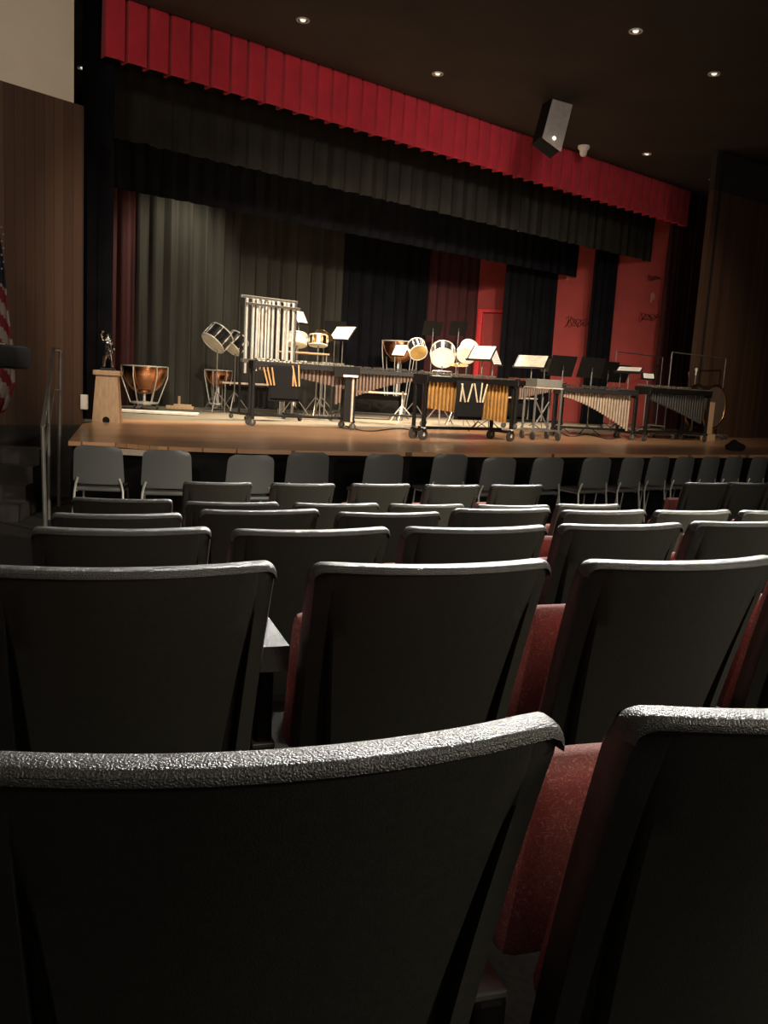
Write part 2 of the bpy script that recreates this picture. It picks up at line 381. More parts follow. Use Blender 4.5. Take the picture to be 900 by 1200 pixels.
# red painted side wall with its door, black legs in front of it
sA = bk(556); sB = onpl(778, 400, .55)
wall('wall_stage_right', sA, sB, 0, CEIL + .2, M['redwall'])
cloth('stage_leg_curtain', onpl(588, 400, 3.1), onpl(651, 400, 3.1), SZ, CEIL + .2, M['blackcloth'], .3, .06, label='black leg curtain between the red doorway and the middle strip of red wall', group='black legs at stage right', seed=16)
cloth('stage_leg_curtain', onpl(688, 400, 1.7), onpl(745, 400, 1.7), SZ, CEIL + .2, M['blackcloth'], .3, .06, label='black leg curtain between the two right-hand strips of red wall', group='black legs at stage right', seed=17)
cloth('front_curtain', onpl(773, 400, .3), onpl(826, 400, .3), SZ, CEIL + .1, M['darkred'], .2, .05, label='gathered dark red front curtain beside the right wood-panelled wall', seed=18)
# door in the red wall
ang = math.atan2(sB.y - sA.y, sB.x - sA.x)
def onside(px, z=0):
    n2 = Vector((-math.sin(ang), math.cos(ang), 0)); return onpl(px, 400, 0, Vector((sA.x, sA.y, 0)), n2)
dp = onside(582)
dr = bpy.data.objects.new('door_1', None); COL.objects.link(dr); dr.location = (dp.x, dp.y, SZ); dr.rotation_euler = (0, 0, ang); dr['kind'] = 'structure'
mb = MB(); mb.box((-.5, -.05, 1.42), (.13, .12, 2.84), bev=.01).box((.5, -.05, 1.42), (.13, .12, 2.84), bev=.01).box((0, -.05, 2.88), (1.13, .12, .09), bev=.01); mb.build('door_frame', M['reddoor'], dr)
mb = MB(); mb.box((0, -.02, 1.41), (.86, .05, 2.8), bev=.01); mb.build('door_leaf', M['redwall'], dr)
mb = MB(); mb.cyl((.36, -.045, 1), (.36, -.1, 1), .012).cyl((.36, -.1, 1), (.25, -.1, 1), .012); mb.build('door_handle', M['chrome'], dr)
# scribbled signatures on the red wall: thin painted loops
M['scrib'] = mat('dark_marker', (.06, .008, .008), .8); M['scribl'] = mat('pale_marker', (.55, .25, .2), .8)
def scribble(px, py, w, h, seed, m_, lab):
    rnd = random.Random(seed); n2 = Vector((-math.sin(ang), math.cos(ang), 0))
    c = onpl(px, py, 0, Vector((sA.x, sA.y, 0)), n2); uu = Vector((math.cos(ang), math.sin(ang), 0))
    pts = []
    for i in range(46):
        t = i / 45; x = (t - .5) * w + .12 * w * math.sin(i * 1.15); z = h * (.5 * math.sin(i * .95 + seed) * (1 - .5 * t) + .12 * rnd.uniform(-1, 1))
        pts.append(c + uu * x - n2 * .008 + Vector((0, 0, z)))
    mb = MB(); mb.sweep(pts, .009, 4); tag(mb.build('wall_signature', m_), lab, 'signature', 'signatures on the red wall')
scribble(675, 378, .55, .30, 1, M['scrib'], 'dark looping signature low on the middle strip of red wall')
scribble(760, 372, .45, .22, 2, M['scrib'], 'dark scrawled signature low on the right strip of red wall')
scribble(766, 326, .3, .14, 5, M['scrib'], 'dark small signature near the top of the right red wall strip')
scribble(667, 322, .12, .30, 3, M['scribl'], 'pale curved mark high on the middle strip of red wall')
scribble(765, 348, .1, .26, 4, M['scribl'], 'pale curved mark on the right strip of red wall')

# ------------------------------------------------------------------ auditorium seats
W = .51; TH0 = .046
def make_seat():
    root = thing('auditorium_seat', '', 'seat')
    # shell: columns across, rows down. y = forward (towards the stage)
    nz_, nx = 18, 14
    def base_y(t): return t * .155 + .01 * math.sin(t * PI)
    def zz(t): return H - t * .56
    def bow(u, t): return -.05 * (1 - u * u) * (1 - .55 * t)
    def half(t): return W / 2 * (1 - .07 * t)
    fl = .036
    rows = []
    for i in range(nz_ + 1):
        t = i / nz_; hw = half(t); gp = .034 * max(0, (t - .12) / .88) ** 1.1; dp_ = .022 * min(1, max(0, (t - .12) / .3))
        cut = 0.0
        cols = []
        def P(x, dy):
            q_ = min(1, max(0, (abs(x) / (W / 2) - .90) / .10)); dz = .024 * (1 - math.sqrt(max(0, 1 - q_ * q_))) * max(0, 1 - t / .12)
            cols.append(Vector((x, base_y(t) + bow(min(1, abs(x) / (W / 2)), t) + dy, zz(t) - dz)))
        if t < .03: cr = .004 * (1 - t / .03)
        else: cr = 0
        hw2 = hw - cr
        P(-hw2, TH0 * .95); P(-hw2 + .001, .02); P(-hw2 + .007, .004)
        P(-hw2 + fl, 0); P(-hw2 + fl + .003, dp_); P(-hw2 + fl + gp + .002, dp_); P(-hw2 + fl + gp + .010, -.002)
        inner = hw2 - fl - gp - .010
        for j in range(1, nx): P(-inner + 2 * inner * j / nx, -.002)
        P(inner, -.002); P(hw2 - fl - gp - .002, dp_); P(hw2 - fl - .003, dp_); P(hw2 - fl, 0)
        P(hw2 - .007, .004); P(hw2 - .001, .02); P(hw2, TH0 * .95)
        # front side
        for j in range(nx, -1, -1): P(-hw2 + .004 + (2 * hw2 - .008) * j / nx, TH0)
        rows.append(cols)
    n = len(rows[0]); vs = [v for r_ in rows for v in r_]; fs = []
    for i in range(nz_):
        for j in range(n):
            a = i * n + j; b = i * n + (j + 1) % n; fs.append((a, b, b + n, a + n))
    fs.append(tuple(range(nz_ * n, nz_ * n + n)))
    mb = MB(); mb.add(vs, fs); mb.build('back_shell', M['seatpl'], root, smooth=True)
    # rim: rounded cap following the bow
    vs = []; fs = []; sec = [(-.002, -.008), (-.0025, -.001), (.001, .004), (.007, .0065), (.020, .0075), (.034, .0065), (.043, .002), (.046, -.012)]
    m_ = len(sec); us = [-1 + 2 * i_ / 28 for i_ in range(29)]; us = sorted(set([-1, -.998, -.992, -.98, -.96, -.93] + [u_ for u_ in us if abs(u_) < .92] + [.93, .96, .98, .992, .998, 1])); K = len(us) - 1
    for u in us:
        x = u * W / 2 * .988; au = abs(u); q_ = max(0, (au - .90) / .10); dropc = .021 * (1 - math.sqrt(max(0, 1 - q_ * q_)))
        yb = -.05 * (1 - u * u); k_ = 1 - .12 * q_ ** 3
        for (yy, z_) in sec: vs.append(Vector((x, yb + .022 + (yy - .022) * k_, H + z_ - dropc)))
    for i in range(K):
        for j in range(m_ - 1): a = i * m_ + j; fs.append((a, a + 1, a + m_ + 1, a + m_))
        a = i * m_; fs.append((a, a + m_, a + 2 * m_ - 1, a + m_ - 1))
    fs.append(tuple(range(m_))); fs.append(tuple(K * m_ + j for j in range(m_)))
    mb = MB(); mb.add(vs, fs); mb.build('back_rim', M['rim'], root, smooth=True)
    # back cushion on the sitter's side
    mb = MB(); mb.box((0, .155, .57), (.44, .055, .46), RX(rad(15.5)), bev=.022); mb.build('back_cushion', M['maroon'], root, smooth=True)
    # tipped-up seat: cushion, pan below
    mb = MB(); mb.box((.035, .335, .495), (.50, .075, .36), RX(rad(12)), bev=.03); mb.build('seat_cushion', M['maroon'], root, smooth=True)
    mb = MB(); mb.box((.035, .385, .485), (.48, .022, .33), RX(rad(12)), bev=.008); mb.build('seat_pan', M['seatpl'], root)
    mb = MB(); mb.box((W / 2 + .025, .27, .20), (.045, .20, .40), bev=.01).box((W / 2 + .025, .27, .012), (.08, .32, .024), bev=.006); mb.build('standard', M['blackmetal'], root)
    mb = MB(); mb.box((W / 2 + .02, .27, .405), (.05, .20, .012), bev=.003); mb.build('bracket', M['steel'], root)
    return root
proto = make_seat()
order = ['first', 'second', 'third', 'fourth', 'fifth', 'sixth', 'seventh', 'eighth']
rows = {1: [('L', 668, 850), ('R', 745, 845)],
        2: [('L', 327, 663), (365, 665, 650, 660), (690, 662, 912, 655), ('R', 933, 653)],
        3: [(35, 620, 250, 622), (273, 624, 458, 620), (477, 621, 643, 618), (660, 617, 802, 615), (818, 614, 935, 611)],
        4: [(59, 603, 215, 604), (235, 600, 375, 598), (396, 602, 518, 602), (533, 598, 647, 597), (662, 600, 758, 599), (772, 600, 857, 599), (872, 600, 950, 599)],
        5: [(82, 583, 205, 588), (217, 589, 328, 590), (345, 591, 445, 591), (458, 592, 545, 592), (561, 593, 645, 593), (655, 592, 727, 592)],
        6: [(208, 565, 303, 567), (315, 567, 397, 568), (407, 568, 487, 568), (494, 569, 568, 569), (578, 569, 637, 569), (805, 566, 855, 567), (858, 566, 898, 567), (903, 566, 940, 567)]}
rowname = {1: 'nearest row', 2: 'second row', 3: 'third row', 4: 'fourth row', 5: 'fifth row', 6: 'row closest to the stage'}
first = True; lastA = None
YAWS = {1: 18, 2: 20, 3: 22, 4: 22.5, 5: 21, 6: 22}
for rk, lst in rows.items():
    z = CZ - drop[rk]
    for i, q in enumerate(lst):
        yaw = rad(YAWS[rk]); w = W
        if q[0] == 'L':
            B = atz(q[1], q[2], z); w = .575 if rk == 1 else .53; A = B - Vector((math.cos(yaw), math.sin(yaw), 0)) * w
        elif q[0] == 'R':
            A = atz(q[1], q[2], z); w = .535 if rk == 1 else .53; B = A + Vector((math.cos(yaw), math.sin(yaw), 0)) * w
        else:
            A = atz(q[0], q[1], z); B = atz(q[2], q[3], z); w = min(.47 if rk == 6 else .53, max(.42, (B - A).length)); yw = math.atan2(B.y - A.y, B.x - A.x)
            yaw = .5 * yaw + .5 * yw
        c = (A + B) / 2
        o = proto if first else copy_tree(proto); first = False
        o.location = (c.x, c.y, z - H); o.rotation_euler = (0, 0, yaw); o.scale = (w / W, 1, 1)
        if rk == 1: lab = ['black plastic seat back filling the bottom left in the nearest row', 'black plastic seat back cut off at bottom right in the nearest row'][i]
        elif rk == 6 and i >= 5: lab = 'black auditorium seat in the far row right of the gap, ' + ['left of three', 'middle of three', 'rightmost of three'][i - 5]
        else: lab = 'black auditorium seat with bright rim, %s from left in the %s' % (order[i], rowname[rk])
        o['label'] = lab; o['category'] = 'seat'; o['group'] = 'auditorium seats in rows'
        if rk == 2 and i == 0: lastA = o
# the armrest seen beside the left seat of the second row
mb = MB(); mb.add([(W / 2 - .01, .10, .655), (W / 2 + .05, .10, .655), (W / 2 + .045, .36, .665), (W / 2 + .0, .36, .665), (W / 2 - .01, .10, .60), (W / 2 + .05, .10, .60), (W / 2 + .045, .36, .63), (W / 2 + .0, .36, .63)],
                  [(0, 1, 2, 3), (7, 6, 5, 4), (0, 4, 5, 1), (1, 5, 6, 2), (2, 6, 7, 3), (3, 7, 4, 0)])
ar = mb.build('armrest', M['rim'], lastA)
mb = MB(); mb.box((W / 2 + .022, .24, .51), (.035, .12, .22), bev=.008); mb.build('armrest_post', M['blackmetal'], lastA)

# ------------------------------------------------------------------ orchestra chairs
def make_chair():
    root = thing('orchestra_chair', '', 'chair')
    # back shell: rounded plate, gently curved, reclined
    nu, nv = 16, 14; vs = []; fs = []
    for s_ in (0, .010):
        for j in range(nv + 1):
            v = j / nv; z = .50 + .38 * v
            hw = .225 + .018 * (1 - v)
            if v > .8: k_ = (v - .8) / .2; hw -= .07 * (1 - math.sqrt(max(0, 1 - k_ ** 2)))
            if v < .1: k_ = (.1 - v) / .1; hw -= .03 * (1 - math.sqrt(max(0, 1 - k_ ** 2)))
            for i in range(nu + 1):
                u = -1 + 2 * i / nu
                vs.append(Vector((u * hw, -.05 * v - .035 * (1 - u * u) + s_, z)))
    B = (nu + 1) * (nv + 1)
    for j in range(nv):
        for i in range(nu):
            a = j * (nu + 1) + i; fs.append((a, a + 1, a + nu + 2, a + nu + 1)); fs.append((B + a, B + a + nu + 1, B + a + nu + 2, B + a + 1))
    edge = [i for i in range(nu + 1)] + [(j + 1) * (nu + 1) - 1 for j in range(1, nv + 1)] + [nv * (nu + 1) + i for i in range(nu - 1, -1, -1)] + [j * (nu + 1) for j in range(nv - 1, 0, -1)]
    for a, b in zip(edge, edge[1:] + edge[:1]): fs.append((a, a + B, b + B, b))
    mb = MB(); mb.add(vs, fs); mb.build('backrest', M['shell'], root, smooth=True)
    mb = MB(); mb.box((0, .22, .445), (.45, .43, .045), bev=.02); mb.build('seat', M['shell'], root, smooth=True)
    for sx in (-1, 1):
        mb = MB(); mb.sweep([(sx * .195, -.02, .56), (sx * .215, -.01, .50), (sx * .228, .0, .43), (sx * .245, -.06, .012)], .0115, 8); mb.build('leg', M['chrome'], root, smooth=True)
        mb = MB(); mb.sweep([(sx * .215, .03, .425), (sx * .215, .36, .425), (sx * .235, .40, .012)], .0115, 8); mb.build('leg', M['chrome'], root, smooth=True)
    return root
ch = [(84, 146, 522, 8), (167, 225, 527, 14), (270, 320, 533, 24), (337, 388, 530, 26), (430, 474, 532, 28), (509, 550, 532, 28), (568, 606, 536, 29), (627, 662, 536, 30), (685, 718, 536, 30),
      (726, 761, 536, 31), (761, 788, 535, 32), (792, 817, 535, 33), (823, 846, 535, 33), (851, 873, 535, 33), (881, 903, 535, 33)]
chp = make_chair()
for i, (xl, xr, y, yw) in enumerate(ch):
    c = atz((xl + xr) / 2, y, .88)
    if i >= 6 and False: pass
    o = chp if i == 0 else copy_tree(chp)
    rzv = rad(yw)
    o.location = (c.x - .05 * math.sin(rzv), c.y + .05 * math.cos(rzv), 0); o.rotation_euler = (0, 0, rzv); o.scale = (.84 if i >= 9 else 1, 1, 1)
    nm = (['leftmost', 'second from the left', 'third from the left', 'fourth from the left', 'fifth from the left', 'sixth from the left', 'seventh from the left', 'eighth from the left'] +
          ['seventh from the right', 'sixth from the right', 'fifth from the right', 'fourth from the right', 'third from the right', 'second from the right', 'rightmost'])[i]
    o['label'] = 'grey shell chair on chrome legs below the stage edge, %s' % nm; o['category'] = 'chair'; o['group'] = 'shell chairs lined up before the stage'

# ------------------------------------------------------------------ stage furniture helpers
def caster(parent, x, y, r=.05, z=None, m2='steel'):
    mb = MB(); mb.box((x, y, r * 1.7), (.018, .05, r * 1.6)); f = mb.build('caster_fork', M[m2], parent)
    mb = MB(); mb.cyl((x - .016, y, r), (x + .016, y, r), r, n=18); mb.build('wheel', M['rubber'], f, smooth=True)
def caster2(parent, x, y, r=.05, m2='steel'):
    """caster whose wheel faces the audience"""
    mb = MB(); mb.box((x, y - .022, r * 1.6), (.03, .008, r * 1.7)).box((x, y, r * 2.4), (.05, .055, .012)); f = mb.build('caster_fork', M[m2], parent)
    mb = MB(); mb.cyl((x, y - .016, r), (x, y + .016, r), r, n=20); mb.build('wheel', M['rubber'], f, smooth=True)

def mallet_instrument(name, label, cat, loc, rz, L, h=.92, nb=26, bar='rosewood', res='beigeres', low='right', longest=.72, shortest=.12, power=1.6, frame='blackmetal', D0=.34, D1=.62, rail_gap=None, end_label=False, skip=None, wheel=.055, whitefork=False):
    t = thing(name, label, cat, loc, rz)
    lowx = 1 if low == 'right' else -1
    # end frames
    for sx in (-1, 1):
        w = D1 if sx == lowx else D0
        mb = MB(); mb.box((sx * L / 2, 0, h - .07), (.05, w, .14), bev=.01)
        e = mb.build('end_board', M[frame], t)
        if end_label and sx == 1:
            mb = MB(); mb.box((sx * L / 2 - .02, -w / 2 - .004, h - .1), (.22, .006, .045)); mb.build('nameplate', M['white'], e)
        mb = MB(); mb.box((sx * L / 2, -w / 2 + .05, h / 2 - .02), (.045, .05, h - .2), bev=.008).box((sx * L / 2, w / 2 - .05, h / 2 - .02), (.045, .05, h - .2), bev=.008); mb.box((sx * L / 2, 0, .14), (.05, w, .045), bev=.008)
        mb.build('leg_frame', M[frame], t)
        for sy in (-1, 1): caster2(t, sx * L / 2, sy * (w / 2 - .05), wheel, 'white' if whitefork and sy < 0 else 'steel')
    mb = MB(); mb.box((0, 0, .17), (L, .045, .045), bev=.008); mb.build('lower_rail', M[frame], t)
    def hw(x): a = (x * lowx / L + .5); return D0 / 2 + (D1 - D0) / 2 * a
    for sy in (-1, 1):
        mb = MB(); a, b = Vector((-L / 2, sy * hw(-L / 2), h - .05)), Vector((L / 2, sy * hw(L / 2), h - .05))
        vs = [a + Vector((0, -.012, -.045)), a + Vector((0, .012, -.045)), a + Vector((0, .012, .03)), a + Vector((0, -.012, .03)), b + Vector((0, -.012, -.045)), b + Vector((0, .012, -.045)), b + Vector((0, .012, .03)), b + Vector((0, -.012, .03))]
        mb.add(vs, [(0, 1, 2, 3), (7, 6, 5, 4), (0, 4, 5, 1), (1, 5, 6, 2), (2, 6, 7, 3), (3, 7, 4, 0)]); mb.build('side_rail', M[frame], t)
    pitch = (L - .08) / nb
    for i in range(nb):
        x = -L / 2 + .04 + pitch * (i + .5)
        mb = MB(); y0, y1 = -hw(x) - .015, hw(x) * .12
        mb.box((x, (y0 + y1) / 2, h), (pitch * .82, y1 - y0, .02), bev=.003); mb.build('bar', M[bar], t)
        if i % 7 not in (2, 6) and i < nb - 1:
            mb = MB(); x2 = x + pitch / 2; y0, y1 = hw(x) * .14, hw(x) + .02
            mb.box((x2, (y0 + y1) / 2, h + .03), (pitch * .8, y1 - y0, .02), bev=.003); mb.build('bar', M[bar], t)
    for i in range(nb):
        x = -L / 2 + .04 + pitch * (i + .5); a = x * lowx / L + .5
        ln = shortest + (longest - shortest) * a ** power
        if skip and skip[0] < x / L < skip[1]: continue
        mb = MB(); mb.cyl((x, -hw(x) * .55, h - .05), (x, -hw(x) * .55, h - .05 - ln), pitch * .44, n=12); mb.build('resonator', M[res], t, smooth=True)
    return t

def stand(desk_px, desk_py, Y, facing, label, tilt=25, w=.50, hh=.34, sheet=None, sheet_label=None, pages=1, sheet_sz=None):
    """music stand: facing = direction (deg) of the desk front, 0 = towards the audience; the desk front turns with it"""
    p = atY(desk_px, desk_py, Y); h = p.z - SZ
    t = thing('music_stand', label, 'music stand', (p.x, p.y, SZ), rad(facing), 'music stands on the stage')
    rot = RX(-rad(tilt))
    mb = MB(); mb.box((0, 0, h), (w, .006, hh), rot).box(Vector((0, -.0, h)) + rot @ Vector((0, -.025, -hh / 2)), (w, .05, .006), rot)
    mb.build('desk', M['blackmetal'], t)
    mb = MB(); mb.cyl((0, .03, .16), (0, .03, h - .02), .011, n=8); mb.build('pole', M['steel'], t)
    mb = MB(); mb.cyl((0, .03, h - .08), (0, .03, h), .02, n=8); mb.build('clutch', M['blackmetal'], t)
    for k in range(3):
        a = k * 2 * PI / 3 + .4
        mb = MB(); mb.sweep([(0, .03, .18), (.10 * math.cos(a), .03 + .10 * math.sin(a), .12), (.26 * math.cos(a), .03 + .26 * math.sin(a), .01)], .009, 6); mb.build('leg', M['blackmetal'], t)
    if sheet:
        sw, sh = sheet_sz or (w * .9, hh * .92)
        R = Matrix.Rotation(rad(facing), 3, 'Z')
        s = thing('sheet_music', sheet_label, 'sheet music', Vector((p.x, p.y, p.z)) + R @ (rot @ Vector((0, -.007, .0))), rad(facing), 'sheet music on the stands')
        for k in range(pages):
            cx = (k - (pages - 1) / 2) * sw / pages
            mb = MB(); mb.box(rot @ Vector((cx, -.001, 0)), (sw / pages - .006, .005, sh), rot); pg = mb.build('page', M[sheet], s)
            mb = MB()
            for q in range(6): mb.box(rot @ Vector((cx, -.0045, sh * (.36 - .14 * q))), (sw / pages * .8, .001, .004), rot)
            mb.build('printed_staves', M['ink'], pg)
    return t

def timpano(label, X, Y, R_, h, group='copper kettledrums', z0=SZ):
    t = thing('kettledrum', label, 'kettledrum', (X, Y, z0), 0, group)
    prof_ = [(.03, h - R_ * 1.28)] + [(R_ * math.sin(a), h - .04 - R_ * 1.2 * math.cos(a)) for a in [rad(12 + 78 * k / 9) for k in range(10)]] + [(R_, h - .02)]
    mb = MB(); mb.lathe(prof_, n=36); mb.build('bowl', M['copper'], t, smooth=True)
    mb = MB(); mb.ring(R_ + .012, .014, (0, 0, h), 40); mb.build('hoop', M['chrome'], t, smooth=True)
    mb = MB(); mb.cyl((0, 0, h - .005), (0, 0, h + .004), R_, n=36); mb.build('drum_head', M['head'], t)
    for k in range(6):
        a = k * PI / 3 + .3; c, s_ = math.cos(a), math.sin(a)
        mb = MB(); mb.sweep([((R_ + .02) * c, (R_ + .02) * s_, h), ((R_ + .015) * c, (R_ + .015) * s_, h - R_ * .5), (R_ * .62 * c, R_ * .62 * s_, .12)], .011, 6); mb.build('strut', M['chrome'], t)
    mb = MB(); mb.ring(R_ * .6, .02, (0, 0, .12), 28).cyl((0, 0, .07), (0, 0, h - R_ * 1.2), .03).cyl((0, 0, .07), (0, 0, .15), R_ * .35, R_ * .2, n=16); mb.build('base', M['chrome'], t, smooth=True)
    for k in range(3): caster(t, R_ * .6 * math.cos(k * 2.1), R_ * .6 * math.sin(k * 2.1), .035)
    mb = MB(); mb.box((0, -R_ * .75, .06), (.09, .26, .02), RX(rad(12)), bev=.004); mb.build('pedal', M['steel'], t)
    return t

def drum(parent_label, c, R_, dep, rot, shell='gloss', bottom='whitehead', top='whitehead', stand_to=None, name='tom_drum', cat='drum', group='tom drums on stands', nl=6):
    c = Vector(c); t = thing(name, parent_label, cat, (c.x, c.y, SZ), 0, group); cz = c.z - SZ; C0 = Vector((0, 0, cz))
    f = lambda v: C0 + rot @ Vector(v)
    mb = MB(); mb.cyl(f((0, 0, -dep / 2)), f((0, 0, dep / 2)), R_, n=28, cap=False); mb.build('shell', M[shell], t, smooth=True)
    for s_, m_ in ((1, top), (-1, bottom)):
        mb = MB(); mb.cyl(f((0, 0, s_ * dep / 2)), f((0, 0, s_ * (dep / 2 + .006))), R_ * .97, n=28); mb.build('drum_head', M[m_], t)
        mb = MB(); mb.ring(R_ + .008, .012, f((0, 0, s_ * dep / 2)), 30, rot); mb.build('hoop', M['chrome'], t, smooth=True)
    for k in range(nl):
        a = k * 2 * PI / nl; x, y = (R_ + .016) * math.cos(a), (R_ + .016) * math.sin(a)
        mb = MB(); mb.cyl(f((x, y, -dep / 2)), f((x, y, dep / 2)), .006, n=6).cyl(f((x, y, -dep * .16)), f((x, y, dep * .16)), .014, n=8); mb.build('lug', M['chrome'], t)
    mb = MB(); mb.cyl((0, .02, .22), (0, .02, cz - R_ * .4), .014, n=8); mb.cyl((0, .02, cz - R_ * .4), C0, .012, n=8); mb.build('stand_pole', M['steel'], t)
    for k in range(3):
        a = k * 2 * PI / 3 + .5
        mb = MB(); mb.sweep([(0, .02, .42), (.14 * math.cos(a), .02 + .14 * math.sin(a), .26), (.34 * math.cos(a), .02 + .34 * math.sin(a), .012)], .010, 6); mb.build('stand_leg', M['steel'], t)
    return t

def cymbal(label, c, R_, tilt):
    c = Vector(c); t = thing('cymbal', label, 'cymbal', (c.x, c.y, SZ)); cz = c.z - SZ
    mb = MB(); mb.lathe([(.012, .03), (.03, .028), (.045, .012), (R_ * .6, .004), (R_, -.01), (R_, -.013), (R_ * .6, .0), (.04, .008), (.012, .02)], (0, 0, cz), 32, tilt); mb.build('plate', M['brass'], t, smooth=True)
    mb = MB(); mb.cyl((0, 0, .2), (0, 0, cz + .05), .011, n=8); mb.build('pole', M['steel'], t)
    for k in range(3):
        a = k * 2 * PI / 3
        mb = MB(); mb.sweep([(0, 0, .4), (.14 * math.cos(a), .14 * math.sin(a), .26), (.32 * math.cos(a), .32 * math.sin(a), .012)], .009, 6); mb.build('leg', M['steel'], t)
    return t

# --- wooden pedestal and silver figurine
p = st(126, 494); hp = atY(125, 434, p.y).z - SZ
t = thing('pedestal', 'pale wooden tapered pedestal at the left end of the stage', 'pedestal', p, rad(12))
mb = MB(); a, b = .19, .145
mb.add([(-a, -a, 0), (a, -a, 0), (a, a, 0), (-a, a, 0), (-b, -b, hp - .06), (b, -b, hp - .06), (b, b, hp - .06), (-b, b, hp - .06)], [(3, 2, 1, 0), (4, 5, 6, 7), (0, 1, 5, 4), (1, 2, 6, 5), (2, 3, 7, 6), (3, 0, 4, 7)]); mb.build('column', M['oak'], t)
mb = MB(); mb.box((0, 0, hp - .035), (.37, .37, .07), bev=.012); mb.build('top_slab', M['oak'], t)
mb = MB(); mb.cyl((0, -.186, .03), (0, -.194, .03), .05, n=16); mb.build('vent_hole', M['black'], t)
s = thing('figurine', 'shiny silver standing figurine on the wooden pedestal', 'figurine', (p.x, p.y, SZ + hp), rad(12))
mb = MB(); mb.box((0, 0, .015), (.2, .16, .03), bev=.006); mb.build('base', M['blackmetal'], s)
me = bpy.data.meshes.new('body'); jo = [((0, 0, .30), .045), ((0, 0, .40), .055), ((.0, 0, .46), .03), ((0.0, 0, .53), .038), ((-.05, 0, .16), .032), ((-.06, 0, .04), .022), ((.05, 0, .16), .032), ((.05, 0, .04), .022), ((-.075, -.01, .42), .02), ((-.10, -.05, .50), .018), ((-.06, -.09, .56), .03), ((.075, 0, .40), .02), ((.085, -.05, .29), .018)]
me.from_pydata([j[0] for j in jo], [(0, 1), (1, 2), (2, 3), (0, 4), (4, 5), (0, 6), (6, 7), (1, 8), (8, 9), (9, 10), (1, 11), (11, 12)], [])
fo = bpy.data.objects.new('body', me); COL.objects.link(fo); fo.parent = s; me.materials.append(M['silver'])
md = fo.modifiers.new('skin', 'SKIN')
for i, j in enumerate(jo): me.skin_vertices[0].data[i].radius = (j[1], j[1]); 
me.skin_vertices[0].data[0].use_root = True
fo.modifiers.new('sub', 'SUBSURF').levels = 2; fo.modifiers['sub'].render_levels = 2
# --- switch box
q = atY(100, 471, LW0.y - .02)
mb = MB(); mb.box((q.x + .0, q.y - .04, q.z), (.09, .06, .2), bev=.01); tag(mb.build('switch_box', M['white']), 'small white switch box on the wall edge left of the pedestal', 'switch box')
# --- kettledrums
p = st(169, 479); timpano('large copper kettledrum between the wooden pedestal and the tilted drums', p.x, p.y, .42, atY(169, 429, p.y).z - SZ)
p = st(255, 480); timpano('small copper kettledrum beneath the tilted black drums', p.x, p.y, .27, atY(255, 434, p.y).z - SZ)
p = st(463, 487); timpano('big copper kettledrum standing tall behind the centre marimba', p.x, p.y, .40, atY(463, 400, p.y).z - SZ)
# --- pale board and small wooden block lying on stage floor
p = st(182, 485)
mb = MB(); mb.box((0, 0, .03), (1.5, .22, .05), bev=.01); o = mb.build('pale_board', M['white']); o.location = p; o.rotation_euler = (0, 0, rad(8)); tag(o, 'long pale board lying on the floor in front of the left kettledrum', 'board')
p = st(211, 480); t = thing('wooden_block', 'pale wooden base with a short upright peg on the back floor', 'wooden base', p, rad(10))
mb = MB(); mb.box((0, 0, .04), (.55, .2, .07), bev=.012).box((.05, 0, .09), (.35, .12, .04), bev=.01); mb.build('base', M['oak'], t)
mb = MB(); mb.cyl((-.02, 0, .1), (-.02, 0, .27), .025, n=10); mb.build('peg', M['oak'], t)
# --- tilted toms at left
Yq = st(262, 484).y
tl = RY(rad(35)) @ RX(rad(-28))
c = atY(255, 396, Yq); drum('black tilted drum with silver lugs, left of the tilted pair', c, .25, .30, tl, bottom='head', nl=8)
c = atY(276, 402, Yq + .3); drum('black tilted drum half hidden behind the chimes frame', c, .20, .28, tl, bottom='head', nl=8)

# --- tubular chimes
cb = st(313, 494); A = atY(284, 347, st(280, 491).y); Bp = atY(347, 356, 0.7 + st(280, 491).y)
A = Vector((A.x, A.y, A.z)); v = Vector((Bp.x - A.x, Bp.y - A.y, 0)); Lc = v.length; rzc = math.atan2(v.y, v.x); mid = (A + Bp) / 2; hc = A.z - SZ
t = thing('tubular_chimes', 'tall silver tubular chimes hanging in a wheeled frame', 'chimes', (mid.x, mid.y, SZ), rzc)
mb = MB(); mb.box((0, 0, hc), (Lc + .05, .06, .05), bev=.01); mb.build('top_bar', M['steel'], t)
mb = MB(); mb.box((0, -.14, hc - .12), (Lc, .03, .04), bev=.006); mb.build('front_rail', M['steel'], t)
hb = atY(313, 424, mid.y).z - SZ
mb = MB(); mb.box((0, -.05, hb), (Lc + .02, .12, .06), bev=.01); mb.build('damper_box', M['steel'], t)
for sx in (-1, 1):
    mb = MB(); mb.box((sx * Lc / 2, 0, hc / 2 + .04), (.035, .035, hc - .08), bev=.005); mb.build('post', M['blackmetal'] if sx < 0 else M['steel'], t)
    mb = MB(); mb.box((sx * Lc / 2, 0, .10), (.05, .6, .04), bev=.006); mb.build('foot', M['blackmetal'], t)
    for sy in (-1, 1): caster2(t, sx * Lc / 2, sy * .27, .038)
for i in range(10):
    x = -Lc / 2 + .07 + (Lc - .14) * (i + .25 * (i % 3 == 1)) / 9.1
    mb = MB(); mb.cyl((x, -.05, hc - .06), (x, -.05, hb - .22 + .024 * i), .024, n=12).cyl((x, -.05, hc - .055), (x, -.05, hc - .025), .029, n=12); mb.build('chime_tube', M['chrome'], t, smooth=True)
for i in range(7):
    x = -Lc / 2 + .12 + (Lc - .2) * i / 6.6
    mb = MB(); mb.cyl((x, .07, hc - .03), (x, .07, hb + .02), .019, n=12); mb.build('chime_tube', M['chrome'], t, smooth=True)

